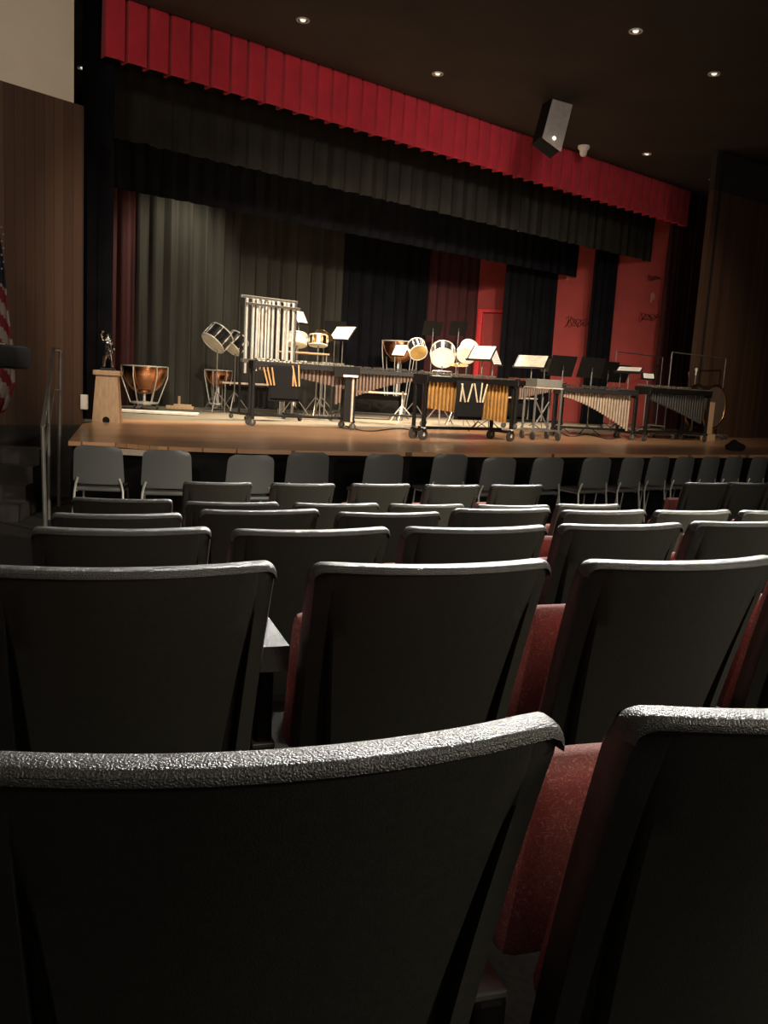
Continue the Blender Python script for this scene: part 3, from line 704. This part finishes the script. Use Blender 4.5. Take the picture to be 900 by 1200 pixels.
def span(x0, y0, x1, y1):
    a, b = st(x0, y0), st(x1, y1); return a, b, (b - a).length, math.atan2(b.y - a.y, b.x - a.x)
def bagged(inst_c, rz, x0, x1, yfront, ztop, zbot, label, mallets, sm):
    R = Matrix.Rotation(rz, 3, 'Z')
    base = inst_c + R @ Vector(((x0 + x1) / 2, yfront, 0))
    t = thing('mallet_bag', label, 'bag', (base.x, base.y, SZ), rz)
    w = x1 - x0; mb = MB()
    vs = []; fs = []; K = 8
    for i in range(K + 1):
        x = -w / 2 + w * i / K
        for j in range(6):
            z = ztop - (ztop - zbot) * j / 5; y = -.015 - .02 * math.sin(j / 5 * PI) - .006 * math.sin(i * 2.2)
            vs.append((x * (1 - .04 * math.sin(j)), y, z))
    n0 = len(vs)
    vs += [(x, .012, z) for x, y, z in vs[:n0]]
    for i in range(K):
        for j in range(5):
            a = i * 6 + j; fs += [(a, a + 6, a + 7, a + 1), (n0 + a, n0 + a + 1, n0 + a + 7, n0 + a + 6)]
        a = i * 6; fs += [(a, n0 + a, n0 + a + 6, a + 6), (a + 5, a + 11, n0 + a + 11, n0 + a + 5)]
    for j in range(5): fs += [(j, j + 1, n0 + j + 1, n0 + j), (K * 6 + j, n0 + K * 6 + j, n0 + K * 6 + j + 1, K * 6 + j + 1)]
    mb.add(vs, fs); mb.build('pouch', M['bag'], t, smooth=True)
    mb = MB(); mb.box((0, -.045, ztop - (ztop - zbot) * .52), (w * .94, .018, (ztop - zbot) * .8), bev=.008); mb.build('pocket', M['bag'], t)
    for i, (u, tilt, ln, lab) in enumerate(mallets):
        bp = base + R @ Vector((u, -.068, 0)); 
        mt = thing('mallet', lab, 'mallet', (bp.x, bp.y, SZ + ztop - .30), rz, 'mallets in the bags')
        d_ = Vector((math.sin(rad(tilt)), 0, math.cos(rad(tilt))))
        mb = MB(); mb.cyl((0, 0, 0), d_ * ln, .014, .012, n=8); mb.build('handle', M[sm], mt)
# --- front left xylophone/marimba: dark with white-edged bars
a, b, L1, rz1 = span(288, 499, 402, 503)
c1 = (a + b) / 2 + Vector((.05, .12, 0)); h1 = atY(340, 425, c1.y).z - SZ
t = mallet_instrument('marimba', 'black-framed marimba with silver bar ends standing beside the chimes', 'marimba', c1, rz1, L1, h1, 24, 'silverbar', 'brownres', 'right', .34, .08, 1.2, end_label=False, D0=.34, D1=.66)
mb = MB(); mb.box((L1 / 2 - .16, -.36, h1 - .10), (.42, .03, .17), bev=.008); e_ = mb.build('end_cover', M['blackmetal'], t)
mb = MB(); mb.box((L1 / 2 - .10, -.378, h1 - .155), (.25, .006, .035)); mb.build('nameplate', M['white'], e_)
mb = MB(); mb.box((L1 / 2 - .12, -.31, h1 / 2), (.11, .06, h1 - .26), bev=.008); mb.build('end_leg', M['blackmetal'], t)
mb = MB(); mb.box((L1 / 2 - .04, -.31, h1 / 2), (.035, .06, h1 - .26), bev=.004); mb.build('pale_end_leg', M['trim'], t)
bagged(c1, rz1, -.42 * L1 / 1.8 - .22, .12 * L1 / 1.8 - .22, -.30, h1 - .06, h1 - .60, 'black mallet bag hanging on the marimba beside the chimes',
       [(-.27, -16, .27, 'orange wooden mallet handle, leftmost in the bag by the chimes'), (-.22, -14, .27, 'orange wooden mallet handle, second in the bag by the chimes'), (-.17, -10, .27, 'orange wooden mallet handle, third in the bag by the chimes'),
        (.12, 0, .25, 'orange wooden mallet handle, third from right in the bag by the chimes'), (.17, -12, .32, 'orange wooden mallet handle, second from right in the bag by the chimes'), (.22, -4, .33, 'orange wooden mallet handle, rightmost in the bag by the chimes')], 'stick')
# --- centre marimba, further back
a, b, L2, rz2 = span(392, 494, 500, 501)
c2 = (a + b) / 2 + Vector((-.05, .5, 0)); h2 = atY(440, 433, c2.y).z - SZ
mallet_instrument('marimba', 'long marimba with bronze resonators in front of the big kettledrum', 'marimba', c2, rz2, L2, h2, 26, 'blackbar', 'brownres', 'left', .68, .10, 1.5, D0=.36, D1=.7)
# --- xylophone with gold resonators
a, b, L3, rz3 = span(490, 516, 588, 517)
c3 = (a + b) / 2 + Vector((0, .22, 0)); h3 = atY(535, 441, c3.y).z - SZ
mallet_instrument('xylophone', 'xylophone with golden resonators and large casters at centre stage', 'xylophone', c3, rz3, L3, h3, 22, 'silverbar', 'goldres', 'right', .62, .42, 1.2, D0=.34, D1=.55, wheel=.075, whitefork=True)
bagged(c3, rz3, -.36, .14, -.27, h3 - .06, h3 - .62, 'black mallet bag hanging on the golden xylophone',
       [(-.22, 5, .26, 'pale mallet handle, leftmost in the xylophone bag'), (-.13, -18, .27, 'pale mallet handle, left of the crossed pair in the xylophone bag'), (-.08, 14, .27, 'pale mallet handle, right of the crossed pair in the xylophone bag'),
        (.10, -16, .28, 'pale mallet handle, third from right in the xylophone bag'), (.15, 4, .28, 'pale mallet handle, second from right in the xylophone bag'), (.2, 14, .28, 'pale mallet handle, rightmost in the xylophone bag')], 'palestick')
# --- red-barred marimba behind the cart
a, b, L4, rz4 = span(584, 503, 646, 505)
c4 = (a + b) / 2 + Vector((.25, .55, 0)); h4 = atY(618, 446, c4.y).z - SZ
mallet_instrument('xylophone', 'small xylophone with reddish wooden bars behind the grey cart', 'xylophone', c4, rz4, L4 * .95, h4, 20, 'rosewood', 'brownres', 'left', .35, .1, 1.2, D0=.3, D1=.5)
# --- big champagne marimba
a, b, L5, rz5 = span(657, 512, 738, 515.5)
c5 = (a + b) / 2 + Vector((-.08, .12, 0)); h5 = atY(700, 455, c5.y).z - SZ
mallet_instrument('marimba', 'marimba with champagne resonators sweeping down to the right', 'marimba', c5, rz5, L5, h5, 24, 'blackbar', 'beigeres', 'right', .72, .13, 1.5, D0=.36, D1=.66)
# --- vibraphone at right
a, b, L6, rz6 = span(748, 517, 812, 517)
c6 = (a + b) / 2 + Vector((.04, .15, 0)); h6 = atY(785, 455, c6.y).z - SZ
mallet_instrument('vibraphone', 'dark vibraphone with grey resonators at the right end of the stage', 'vibraphone', c6, rz6, L6, h6, 22, 'silverbar', 'darkres', 'right', .60, .16, 1.1, D0=.34, D1=.6, frame='blackmetal', wheel=.06)

# --- cart
p = st(632, 515); hC = atY(636, 444, p.y).z - SZ
t = thing('equipment_cart', 'grey wheeled cart with a box top in front of the music book', 'cart', p, rad(18))
wC = .46
mb = MB(); mb.box((0, 0, hC - .07), (wC, .4, .13), bev=.012); mb.build('top_box', M['cartgrey'], t)
mb = MB(); mb.box((0, 0, hC - .145), (wC + .03, .43, .02), bev=.004); mb.build('shelf', M['trim'], t)
for sx in (-1, 1):
    for sy in (-1, 1):
        mb = MB(); mb.box((sx * wC / 2, sy * .19, hC / 2), (.03, .03, hC - .28), bev=.004); mb.build('leg', M['steel'], t); caster(t, sx * wC / 2, sy * .19, .065)
mb = MB(); mb.box((0, -.19, .16), (wC, .025, .03)).box((0, .19, .16), (wC, .025, .03)); mb.build('lower_frame', M['steel'], t)
mb = MB(); mb.cyl((-.16, 0, .14), (.12, 0, .62), .012).cyl((.16, 0, .14), (-.12, 0, .62), .012).cyl((0, 0, .3), (0, 0, .7), .016); mb.build('cross_brace', M['steel'], t)

# --- snare, timbale, cymbal on the left riser table
Yt = st(360, 490).y
drum('white drum with chrome lugs right of the chimes', atY(348, 398, Yt), .18, .20, RX(rad(-18)), 'whitehead', 'head', 'whitehead', name='snare_drum')
drum('brass-shelled drum left of the bright music stand', atY(373, 399, Yt + .3), .17, .19, RX(rad(-10)), 'brass', 'head', 'head', name='timbale')
cymbal('brass cymbal tilted above the drums right of the chimes', atY(380, 393, Yt + .8), .2, RX(rad(-30)) @ RY(rad(15)))
p = st(352, 495 - 5); hT = atY(352, 414, p.y).z - SZ
t = thing('percussion_table', 'pale-topped percussion table behind the marimba beside the chimes', 'table', p + Vector((.05, -.25, 0)), rad(24))
mb = MB(); mb.box((0, 0, hT), (.9, .32, .03), bev=.006); mb.build('tabletop', M['oak'], t)
for sx in (-1, 1):
    for sy in (-1, 1): mb = MB(); mb.cyl((sx * .4, sy * .13, .0), (sx * .4, sy * .13, hT - .015), .014); mb.build('leg', M['steel'], t)
# trap tables at the back
for px, py, ty, w, lab in ((295, 484, 450, 1.3, 'low table with a pale edge behind the left marimba'), (440, 491, 460, 1.2, 'low dark table with a pale edge behind the centre marimba'), (600, 494, 466, 1.1, 'low dark table with a pale edge behind the red-barred xylophone')):
    p = st(px, py); hT = atY(px, ty, p.y).z - SZ; t = thing('trap_table', lab, 'table', p, rad(20), 'low tables behind the mallet instruments')
    mb = MB(); mb.box((0, 0, hT), (w, .4, .035), bev=.006); mb.build('tabletop', M['trim'], t)
    mb = MB(); mb.box((0, .12, hT * .55), (w * .9, .05, hT * .7)); mb.build('cloth_panel', M['bag'], t)
    for sx in (-1, 1):
        for sy in (-1, 1): mb = MB(); mb.cyl((sx * w * .45, sy * .17, .0), (sx * w * .45, sy * .17, hT), .014); mb.build('leg', M['steel'], t)
# --- drum kit toms in the centre
Yk = st(520, 497).y
drum('small kit drum with a tan lower head, left of the three kit drums', atY(489, 409, Yk), .17, .26, RX(rad(-52)) @ RY(rad(-12)), bottom='brass', nl=6, group='kit drums behind the xylophone')
drum('round black kit drum with white lower head, middle of three', atY(519, 415, Yk - .1), .23, .26, RX(rad(-52)), bottom='whitehead', nl=8, group='kit drums behind the xylophone')
drum('white-lit kit drum, right of the three kit drums', atY(548, 412, Yk - .05), .18, .30, RX(rad(-50)) @ RY(rad(18)), shell='whitehead', bottom='whitehead', nl=6, group='kit drums behind the xylophone')
cymbal('brass cymbal low to the right of the kit drums', atY(537, 427, Yk - .45), .2, RX(rad(12)))
t0 = atY(518, 438, Yk - .3)
drum('shallow white-headed drum lying flat below the kit drums', t0, .18, .10, RX(0), bottom='whitehead', nl=6, name='snare_drum')
# chrome pedal stand behind centre marimba
p = st(470, 496); t = thing('drum_pedal_stand', 'chrome tripod stand glinting under the centre marimba', 'stand', p)
mb = MB(); mb.cyl((0, 0, .15), (0, 0, .62), .02); mb.build('pole', M['chrome'], t)
for k in range(3):
    a = k * 2.1 + .3; mb = MB(); mb.sweep([(0, 0, .35), (.15 * math.cos(a), .15 * math.sin(a), .2), (.3 * math.cos(a), .3 * math.sin(a), .012)], .012, 6); mb.build('leg', M['chrome'], t)

# --- bass drum at right with pale hoop
p = st(820, 515); t = thing('bass_drum', 'large bass drum with a pale gold hoop at the far right end', 'drum', p + Vector((.12, .25, 0)), rad(38))
rb = RX(rad(90)); Rb = .42; zc = atY(822, 476, p.y + .5).z - SZ
mb = MB(); mb.cyl((0, -.2, zc), (0, .2, zc), Rb, n=40, cap=False); mb.build('shell', M['gloss'], t, smooth=True)
for sy in (-1, 1):
    mb = MB(); mb.cyl((0, sy * .195, zc), (0, sy * .2, zc), Rb * .98, n=40); mb.build('drum_head', M['brownres'], t)
    mb = MB(); mb.ring(Rb + .012, .026, (0, sy * .2, zc), 44, rb); mb.build('hoop', M['brass'], t, smooth=True)
for sx in (-1, 1): mb = MB(); mb.sweep([(sx * .36, 0, zc), (sx * .40, 0, .09)], .018, 8); mb.box((sx * .4, 0, .08), (.04, .5, .035)); mb.build('cradle_leg', M['steel'], t); caster(t, sx * .4, -.22, .04); caster(t, sx * .4, .22, .04)
mb = MB(); mb.box((0, 0, .11), (.8, .04, .03)); mb.build('cradle_bar', M['steel'], t)
# folded wooden panel below vibraphone's right end
p = st(815, 515); mb = MB(); mb.box((0, 0, .45), (.16, .03, .62), bev=.006).box((0, 0, .07), (.22, .18, .14), bev=.01); o = mb.build('wooden_easel', M['oak']); o.location = p + Vector((.15, -.25, 0)); o.rotation_euler = (0, 0, rad(25))
tag(o, 'narrow upright wooden panel in front of the bass drum', 'panel')
# --- thin metal racks at right
def rack(px0, px1, pyt, pyf, label):
    a, b = st(px0, pyf), st(px1, pyf); L = (b - a).length; rz = math.atan2(b.y - a.y, b.x - a.x); c = (a + b) / 2; hh = atY((px0 + px1) / 2, pyt, c.y).z - SZ
    t = thing('metal_rack', label, 'rack', c, rz, 'thin metal racks')
    for sx in (-1, 1):
        mb = MB(); mb.cyl((sx * L / 2, 0, .09), (sx * L / 2, 0, hh), .012, n=8); mb.build('post', M['steel'], t)
        mb = MB(); mb.cyl((sx * L / 2, -.2, .09), (sx * L / 2, .2, .09), .014, n=8); mb.build('foot', M['steel'], t)
        for sy in (-1, 1): caster2(t, sx * L / 2, sy * .2, .035)
    mb = MB(); mb.cyl((-L / 2, 0, hh), (L / 2, 0, hh), .012, n=8); mb.build('top_bar', M['steel'], t)
    mb = MB(); mb.cyl((-L / 2, 0, .12), (L / 2, 0, .12), .010, n=8); mb.build('lower_bar', M['steel'], t)
rack(714, 768, 415, 503, 'thin metal rack rising behind the marimba and red wall strip')
rack(777, 840, 416, 514, 'thin metal rack on casters in front of the right wood wall')
q = st(848, 512)
# small white objects there
def mic(px, py, Y, label):
    c = atY(px, py, Y); t = thing('microphone_stand', label, 'microphone stand', (c.x, c.y, SZ), 0, 'microphone stands')
    hh = c.z - SZ; mb = MB(); mb.cyl((0, 0, .02), (0, 0, hh - .05), .009, n=8); mb.build('pole', M['steel'], t)
    mb = MB(); mb.cyl((0, 0, 0), (0, 0, .025), .13, n=20); mb.build('base', M['blackmetal'], t)
    mb = MB(); mb.lathe([(.0, .05), (.02, .045), (.03, .02), (.028, 0), (.018, -.03), (.012, -.1), (0, -.1)], (0, 0, hh), 12); mb.build('microphone_head', M['white'], t, smooth=True)
mic(816, 434, st(816, 513.6).y, 'microphone with a pale head standing behind the vibraphone')
mic(808, 438, st(808, 509).y, 'microphone with a small pale head, left of the taller one')
# --- music stands
stand(352, 372, st(352, 487).y, 62, 'music stand turned nearly edge-on right of the chimes', 28, .4, .3, 'paper', 'white sheet seen nearly edge-on right of the chimes', 1)
stand(393, 384, st(396, 487).y + .8, 10, 'dark empty music stand behind the bright left one', 30, .5, .34)
stand(401, 391, st(396, 489.5).y, -38, 'music stand with a bright white sheet, left of centre stage', 42, .56, .40, 'paper', 'bright white sheet on the stand left of centre stage')
stand(469, 411, st(468, 491).y, -38, 'music stand with a small white sheet before the big kettledrum', 32, .38, .30, 'paper', 'small white sheet in front of the big kettledrum')
stand(507, 385, st(507, 488).y, 205, 'music stand seen from behind, left of the two over the kit drums', 16, .52, .36)
stand(537, 385, st(537, 489).y, 203, 'music stand seen from behind, right of the two over the kit drums', 16, .48, .36, 'paper', 'white sheet peeking past the stand over the kit drums')
stand(565, 414, st(565, 506).y, -36, 'music stand with a large white sheet right of the kit drums', 40, .50, .36, 'paper', 'large white sheet on the stand right of the kit drums')
stand(580, 419, st(585, 503).y, 60, 'music stand turned aside next to the large white sheet', 25, .42, .34, 'paper', 'narrow white sheet seen obliquely by the red doorway')
stand(623, 424, st(623, 502).y, -34, 'wide music stand holding an open cream music book', 40, .72, .36, 'cream', 'open cream-coloured music book with two pages', 2)
stand(640, 428, st(640, 501).y, 125, 'music stand seen from the side behind the open book', 25, .4, .3, 'cream', 'cream sheet edge sticking out beside the open book')
bs = [(659, 429, 509, 205, 'dark music stand back beside the open book, first of the dark group'), (693, 431, 510, 203, 'dark music stand back in front of the middle red wall strip'),
      (712, 434, 505, 210, 'dark music stand back, third in the dark group'), (726, 438, 506, 212, 'dark music stand back, rightmost in the dark group')]
for px, py, yf, fc, lb in bs: stand(px, py, st(px, yf).y, fc, lb, 20, .56, .40)
stand(737, 434, st(739, 511).y, -28, 'music stand with a white sheet lying almost flat before the red wall', 68, .5, .34, 'paper', 'white sheet lying almost flat on the stand by the red wall')
stand(760, 441, st(760, 510).y, 5, 'music stand with a small white card above the vibraphone', 30, .34, .16, 'paper', 'small white card above the vibraphone', 1, (.22, .12))
# --- black bag on the apron
p = st(861, 528); bm = bmesh.new(); bmesh.ops.create_icosphere(bm, subdivisions=3, radius=1)
rnd = random.Random(3)
for v_ in bm.verts:
    k_ = 1 + .12 * math.sin(5 * v_.co.x + 2) + .1 * math.sin(7 * v_.co.y)
    v_.co = Vector((v_.co.x * .16 * k_, v_.co.y * .09 * k_, max(0, (v_.co.z + .6) * .095 * k_)))
me = bpy.data.meshes.new('glove'); bm.to_mesh(me); bm.free(); me.materials.append(M['bag']); o = bpy.data.objects.new('cloth_bundle', me); COL.objects.link(o); o.location = p
tag(o, 'small crumpled black cloth bundle on the right stage apron', 'cloth')
# --- cables on deck
def cable(pts, label):
    P = [st(*q_) for q_ in pts]; S = []
    for i in range(len(P) - 1):
        for k in range(6):
            t_ = k / 6; a = P[max(0, i - 1)]; b = P[i]; c = P[i + 1]; d_ = P[min(len(P) - 1, i + 2)]
            S.append(.5 * ((2 * b) + (c - a) * t_ + (2 * a - 5 * b + 4 * c - d_) * t_ ** 2 + (3 * b - a - 3 * c + d_) * t_ ** 3))
    S = [s_ + Vector((0, 0, .012)) for s_ in S]
    mb = MB(); mb.sweep(S, .011, 6); tag(mb.build('floor_cable', M['rubber'], smooth=True), label, 'cable', 'cables on the stage floor')
cable([(655, 506), (668, 512), (690, 510), (712, 515), (728, 513)], 'black cable curling over the boards under the champagne marimba')
cable([(405, 500), (430, 506), (470, 503), (500, 510)], 'black cable lying across the boards at centre stage')

# ------------------------------------------------------------------ left corner: steps, rail, flag
zf = 0
pb = atz(53, 606, 0.0)
pb = Vector((atY(53, 560, 8.2).x, 8.2, 0))
t = thing('stair_handrail', 'grey metal handrail beside the stage steps at far left', 'handrail', (0, 0, 0))
bot = atY(53, 606, 8.2); q1 = atY(50, 500, 8.2); q2 = atY(63, 409, 9.6); q3 = atY(71, 411, 9.8); f3 = atY(69, 500, 9.8)
mb = MB(); mb.sweep([Vector((bot.x, bot.y, 0)), q1], .022); mb.build('post', M['steel'], t, smooth=True)
mb = MB(); mb.sweep([q1, q2, q3], .022); mb.build('rail', M['steel'], t, smooth=True)
mb = MB(); mb.sweep([q3, Vector((f3.x, f3.y, .0))], .022); mb.build('post', M['steel'], t, smooth=True)
m1 = (q1 + q2) / 2; mb = MB(); mb.sweep([m1, Vector((m1.x, m1.y, 0))], .018); mb.build('post', M['steel'], t, smooth=True)
mb = MB(); mb.sweep([q1 - Vector((0, 0, .35)), q2 - Vector((0, 0, .45)), q3 - Vector((0, 0, .45))], .014); mb.build('lower_rail', M['steel'], t, smooth=True)
for k in range(4):
    mb = MB(); mb.box((0, 0, .085 * (k + 1)), (.8, .3, .17 * (k + 1)), bev=.008)
    pass
t = thing('stage_steps', 'dark wooden steps rising to the stage at far left', 'steps', (-3.98, 8.62, 0), rad(8))
mb = MB()
prs = [(0, 0), (0, .17), (.28, .17), (.28, .34), (.56, .34), (.56, .51), (.84, .51), (.84, .68), (1.12, .68), (1.12, 0)]
n = len(prs); vs = [(-.25, y, z) for y, z in prs] + [(.22, y, z) for y, z in prs]
mb.add(vs, [tuple(range(n)), tuple(range(2 * n - 1, n - 1, -1))] + [(i, (i + 1) % n, n + (i + 1) % n, n + i) for i in range(n)]); mb.build('treads', M['darkwall'], t)
# flag on a pole
fp = atY(-12, 250, 9.95); fx = fp.x
t = thing('flag', 'American flag hanging in folds at the far left wall', 'flag', (fx, 9.95, 0), rad(5))
ztf = atY(5, 262, 9.95).z; zbf = atY(5, 482, 9.95).z
mb = MB(); mb.cyl((0, .06, .04), (0, .06, ztf + .35), .016, n=10); mb.build('pole', M['brass'], t, smooth=True)
mb = MB(); mb.lathe([(0, .05), (.02, .04), (.03, 0), (.02, -.03), (0, -.04)], (0, .06, ztf + .38), 14); mb.build('finial', M['brass'], t, smooth=True)
mb = MB(); mb.lathe([(.0, .06), (.05, .055), (.14, .02), (.15, 0), (0, 0)], (0, .06, 0), 20); mb.build('base', M['brass'], t, smooth=True)
nu, nv = 30, 60; vs = []; fs = []; mi = []
for s_ in (0, .006):
    for j in range(nv + 1):
        v_ = j / nv; wd = .16 + .16 * min(1, v_ * 1.6) - (.12 * max(0, (v_ - .85) / .15))
        for i in range(nu + 1):
            u_ = i / nu; vs.append(Vector((-.06 + wd * u_ + .01 * math.sin(v_ * 9), -.02 + .04 * math.sin(u_ * 17 + v_ * 2) * (.4 + v_) + s_, ztf - (ztf - zbf) * v_ + .03 * math.sin(u_ * 6))))
B = (nu + 1) * (nv + 1)
for s_ in (0, 1):
    for j in range(nv):
        for i in range(nu):
            a = s_ * B + j * (nu + 1) + i; u_, v_ = i / nu, j / nv
            q_ = (a, a + 1, a + nu + 2, a + nu + 1); fs.append(q_ if s_ == 0 else q_[::-1])
            if v_ + .12 * (1 - u_) < .33: k_ = 2
            else: k_ = int(math.floor((v_ * 1.0 - u_ * .22) * 13)) % 2
            mi.append(k_)
mb = MB(); mb.v = vs; mb.f = fs; mb.mi = mi; fl_ = mb.build('cloth', [M['flagred'], M['flagwhite'], M['flagblue']], t)
mb = MB(); rnd = random.Random(2)
for r_ in range(7):
    for c_ in range(4):
        a = rad(90); x = .0 + .05 * c_ + (.02 if r_ % 2 else 0); z = ztf - .05 - .075 * r_
        pts = [(x + (.014 if k % 2 == 0 else .006) * math.cos(k * PI / 5 + PI / 2), -.075, z + (.014 if k % 2 == 0 else .006) * math.sin(k * PI / 5 + PI / 2)) for k in range(10)]
        pts2 = [(a_, -.068, c__) for a_, b_, c__ in pts]
        mb.add(pts + pts2, [tuple(range(10)), tuple(range(19, 9, -1))] + [(k, (k + 1) % 10, 10 + (k + 1) % 10, 10 + k) for k in range(10)])
so = mb.build('stars', M['flagwhite'], fl_); so['kind'] = 'stuff'
# black padded object at the left edge
q = atY(8, 418, 6.2)
t = thing('black_speaker', 'black rounded box with a pale top edge in front of the flag', 'speaker', (q.x, q.y, 0), 0)
zc = q.z; mb = MB(); mb.box((-.08, 0, zc), (.42, .3, .165), bev=.045); mb.build('cabinet', M['bag'], t, smooth=True)
mb = MB(); mb.box((-.12, -.1, zc + .086), (.30, .04, .012), bev=.003); mb.build('top_strip', M['flagwhite'], t)
mb = MB(); mb.cyl((-.2, 0, 0.02), (-.2, 0, zc - .08), .018); mb.cyl((-.2, 0, 0), (-.2, 0, .03), .2, n=24); mb.build('stand', M['blackmetal'], t)

# ------------------------------------------------------------------ ceiling fittings
cans = [(355, 23), (513, 86), (745, 36), (837, 86), (97, 79), (758, 180), (836, 210)]
cn = ['at the top centre left', 'left of the hanging loudspeaker', 'nearest the top right', 'at the upper right edge', 'at far left above the wood wall', 'right of the white ceiling sensor', 'above the right wood wall']
canp = []
for (x, y), w_ in zip(cans, cn):
    c = atz(x, y, CEIL); canp.append(c)
    t = thing('ceiling_downlight', 'small round recessed ceiling light ' + w_, 'ceiling light', (c.x, c.y, CEIL), 0, 'recessed lights in the dark ceiling')
    mb = MB(); mb.ring(.085, .014, (0, 0, -.008), 24); mb.build('trim_ring', M['chrome'], t, smooth=True)
    mb = MB(); mb.lathe([(.0, -.028), (.03, -.022), (.045, -.004), (.0, -.004)], (0, 0, 0), 20); mb.build('lamp_lens', M['lampglass'], t, smooth=True)
# hanging loudspeaker
q = atz(654, 140, CEIL - .35)
t = thing('ceiling_loudspeaker', 'long grey loudspeaker hanging angled from the dark ceiling', 'loudspeaker', (q.x, q.y, q.z), rad(22))
rs = RY(rad(24)) @ RX(rad(-22))
mb = MB(); mb.box((0, .16, 0), (.44, .3, 1.2), rs, bev=.02); mb.build('cabinet', M['black'], t)
mb = MB(); mb.box(rs @ Vector((0, -.0, 0)) + Vector((0, .0, 0)), (.42, .03, 1.17), rs, bev=.01); mb.build('grille', M['speaker'], t)
mb = MB(); mb.cyl(rs @ Vector((.0, -.02, -.46)), rs @ Vector((.0, -.045, -.46)), .035, n=14); mb.build('indicator_lamp', M['lampglass'], t)
mb = MB(); mb.cyl((-.15, .15, .3), (-.15, .15, .35), .012).cyl((.15, .15, .3), (.15, .15, .35), .012); mb.build('bracket', M['blackmetal'], t)
c = atz(684, 174, CEIL - .05)
t = thing('ceiling_sensor', 'small white dome sensor on the ceiling right of the loudspeaker', 'sensor', (c.x, c.y, CEIL))
mb = MB(); mb.lathe([(0, 0), (.12, 0), (.12, -.05), (.08, -.09), (.07, -.17), (.045, -.2), (0, -.2)], (0, 0, 0), 24); mb.build('housing', M['white'], t, smooth=True)

# ------------------------------------------------------------------ lights
def spot(loc, to, power, size=60, blend=.6, col=(1, .82, .6), r=.12, name='spot'):
    l = bpy.data.lights.new(name, 'SPOT'); l.energy = power; l.spot_size = rad(size); l.spot_blend = blend; l.color = col; l.shadow_soft_size = r
    o = bpy.data.objects.new(name, l); COL.objects.link(o); o.location = loc; o.rotation_euler = (Vector(to) - Vector(loc)).to_track_quat('-Z', 'Y').to_euler(); return o
def area(loc, to, power, sx, sy, col=(1, .82, .6), name='area'):
    l = bpy.data.lights.new(name, 'AREA'); l.shape = 'RECTANGLE'; l.size = sx; l.size_y = sy; l.energy = power; l.color = col
    o = bpy.data.objects.new(name, l); COL.objects.link(o); o.location = loc; o.rotation_euler = (Vector(to) - Vector(loc)).to_track_quat('-Z', 'Y').to_euler(); return o
warm = (1, .80, .56)
# front-of-house spots on the ceiling throw at the stage
for x, y, tu, tn, pw in ((-2.2, 5.2, 2.6, -.2, 620), (-.6, 5.8, 4.6, .6, 1150), (1.2, 6.6, 6.6, .4, 1150), (3.0, 7.6, 8.6, .3, 1000), (4.8, 8.8, 11, .0, 420)):
    tgt = O + U * tu + N * tn; tgt.z = SZ + .6
    spot((x, y, CEIL - .12), tgt, pw, 46, .8, (1, .84, .66), .1)
# stage electrics behind the border
for u_, pw in ((2.6, 800), (5, 1500), (7.5, 1500), (10, 900)):
    a = O + U * u_ + N * 1.5; a.z = CEIL - .1
    tgt = O + U * u_ - N * .3; tgt.z = SZ
    spot(a, tgt, pw, 80, .8, warm, .15)
a = O + U * 4.0 + N * 3.1; a.z = CEIL - .3; tgt = O + U * 3.4 + N * NB; tgt.z = 3.0
spot(a, tgt, 230, 70, .8, (1, .92, .72), .2)
# dim house lights in the ceiling cans glint on the rims
for (px, py), pw in (((513, 86), 1200), ((745, 36), 2000), ((837, 86), 1500)):
    c = atz(px, py, CEIL - .1)
    spot(c, (.6, 2.5, .8), pw, 44, .8, (1, .95, .88), .10, 'house_spot')
area((5.5, -2.5, CEIL - .1), (2.5, 4, .5), 80, 2.5, 1.2, (1, .88, .72))  # unseen fill area added behind the seats to lift their backs
area((-4, 3.5, CEIL - .1), (-4.8, 10.5, 2.5), 60, 1.2, .8, (1, .86, .72))  # added area without a fixture, brightens the left wall
area((-3, -2.0, CEIL - .1), (-1, 5, .5), 12, 1.2, .8, (1, .9, .8))  # weak unseen fill added for the left seat backs
for (x, y), u_, pw in (((.4, 3.4), 5.2, 380), ((3.2, 3.8), 8.6, 600)):  # unseen spots added to brighten the red valance
    tgt = O + U * u_; tgt.z = CEIL - 1.0
    spot((x, y, CEIL - .15), tgt, pw, 34, 1.0, (1, .84, .78), .5)
# side-aisle lamp low on the right, catches the backs of the further rows
area((5.6, 1.4, 2.7), (1.2, 4.2, .8), 50, .7, .7, (1, .90, .70))
spot((6.2, 2.2, 2.7), (1.7, 4.9, .9), 850, 28, .9, (1, .90, .70), .15, 'aisle_lamp')
SC.world = bpy.data.worlds.new('world'); SC.world.use_nodes = True
SC.world.node_tree.nodes['Background'].inputs[0].default_value = (.8, .8, .9, 1); SC.world.node_tree.nodes['Background'].inputs[1].default_value = .02
vs_ = SC.view_settings; vs_.view_transform = 'Standard'; vs_.look = 'None'; vs_.gamma = 1; vs_.use_curve_mapping = False; vs_.exposure = 1.5
SC.cycles.max_bounces = 6; SC.cycles.sample_clamp_indirect = 4; SC.cycles.use_denoising = True
bpy.context.view_layer.update()
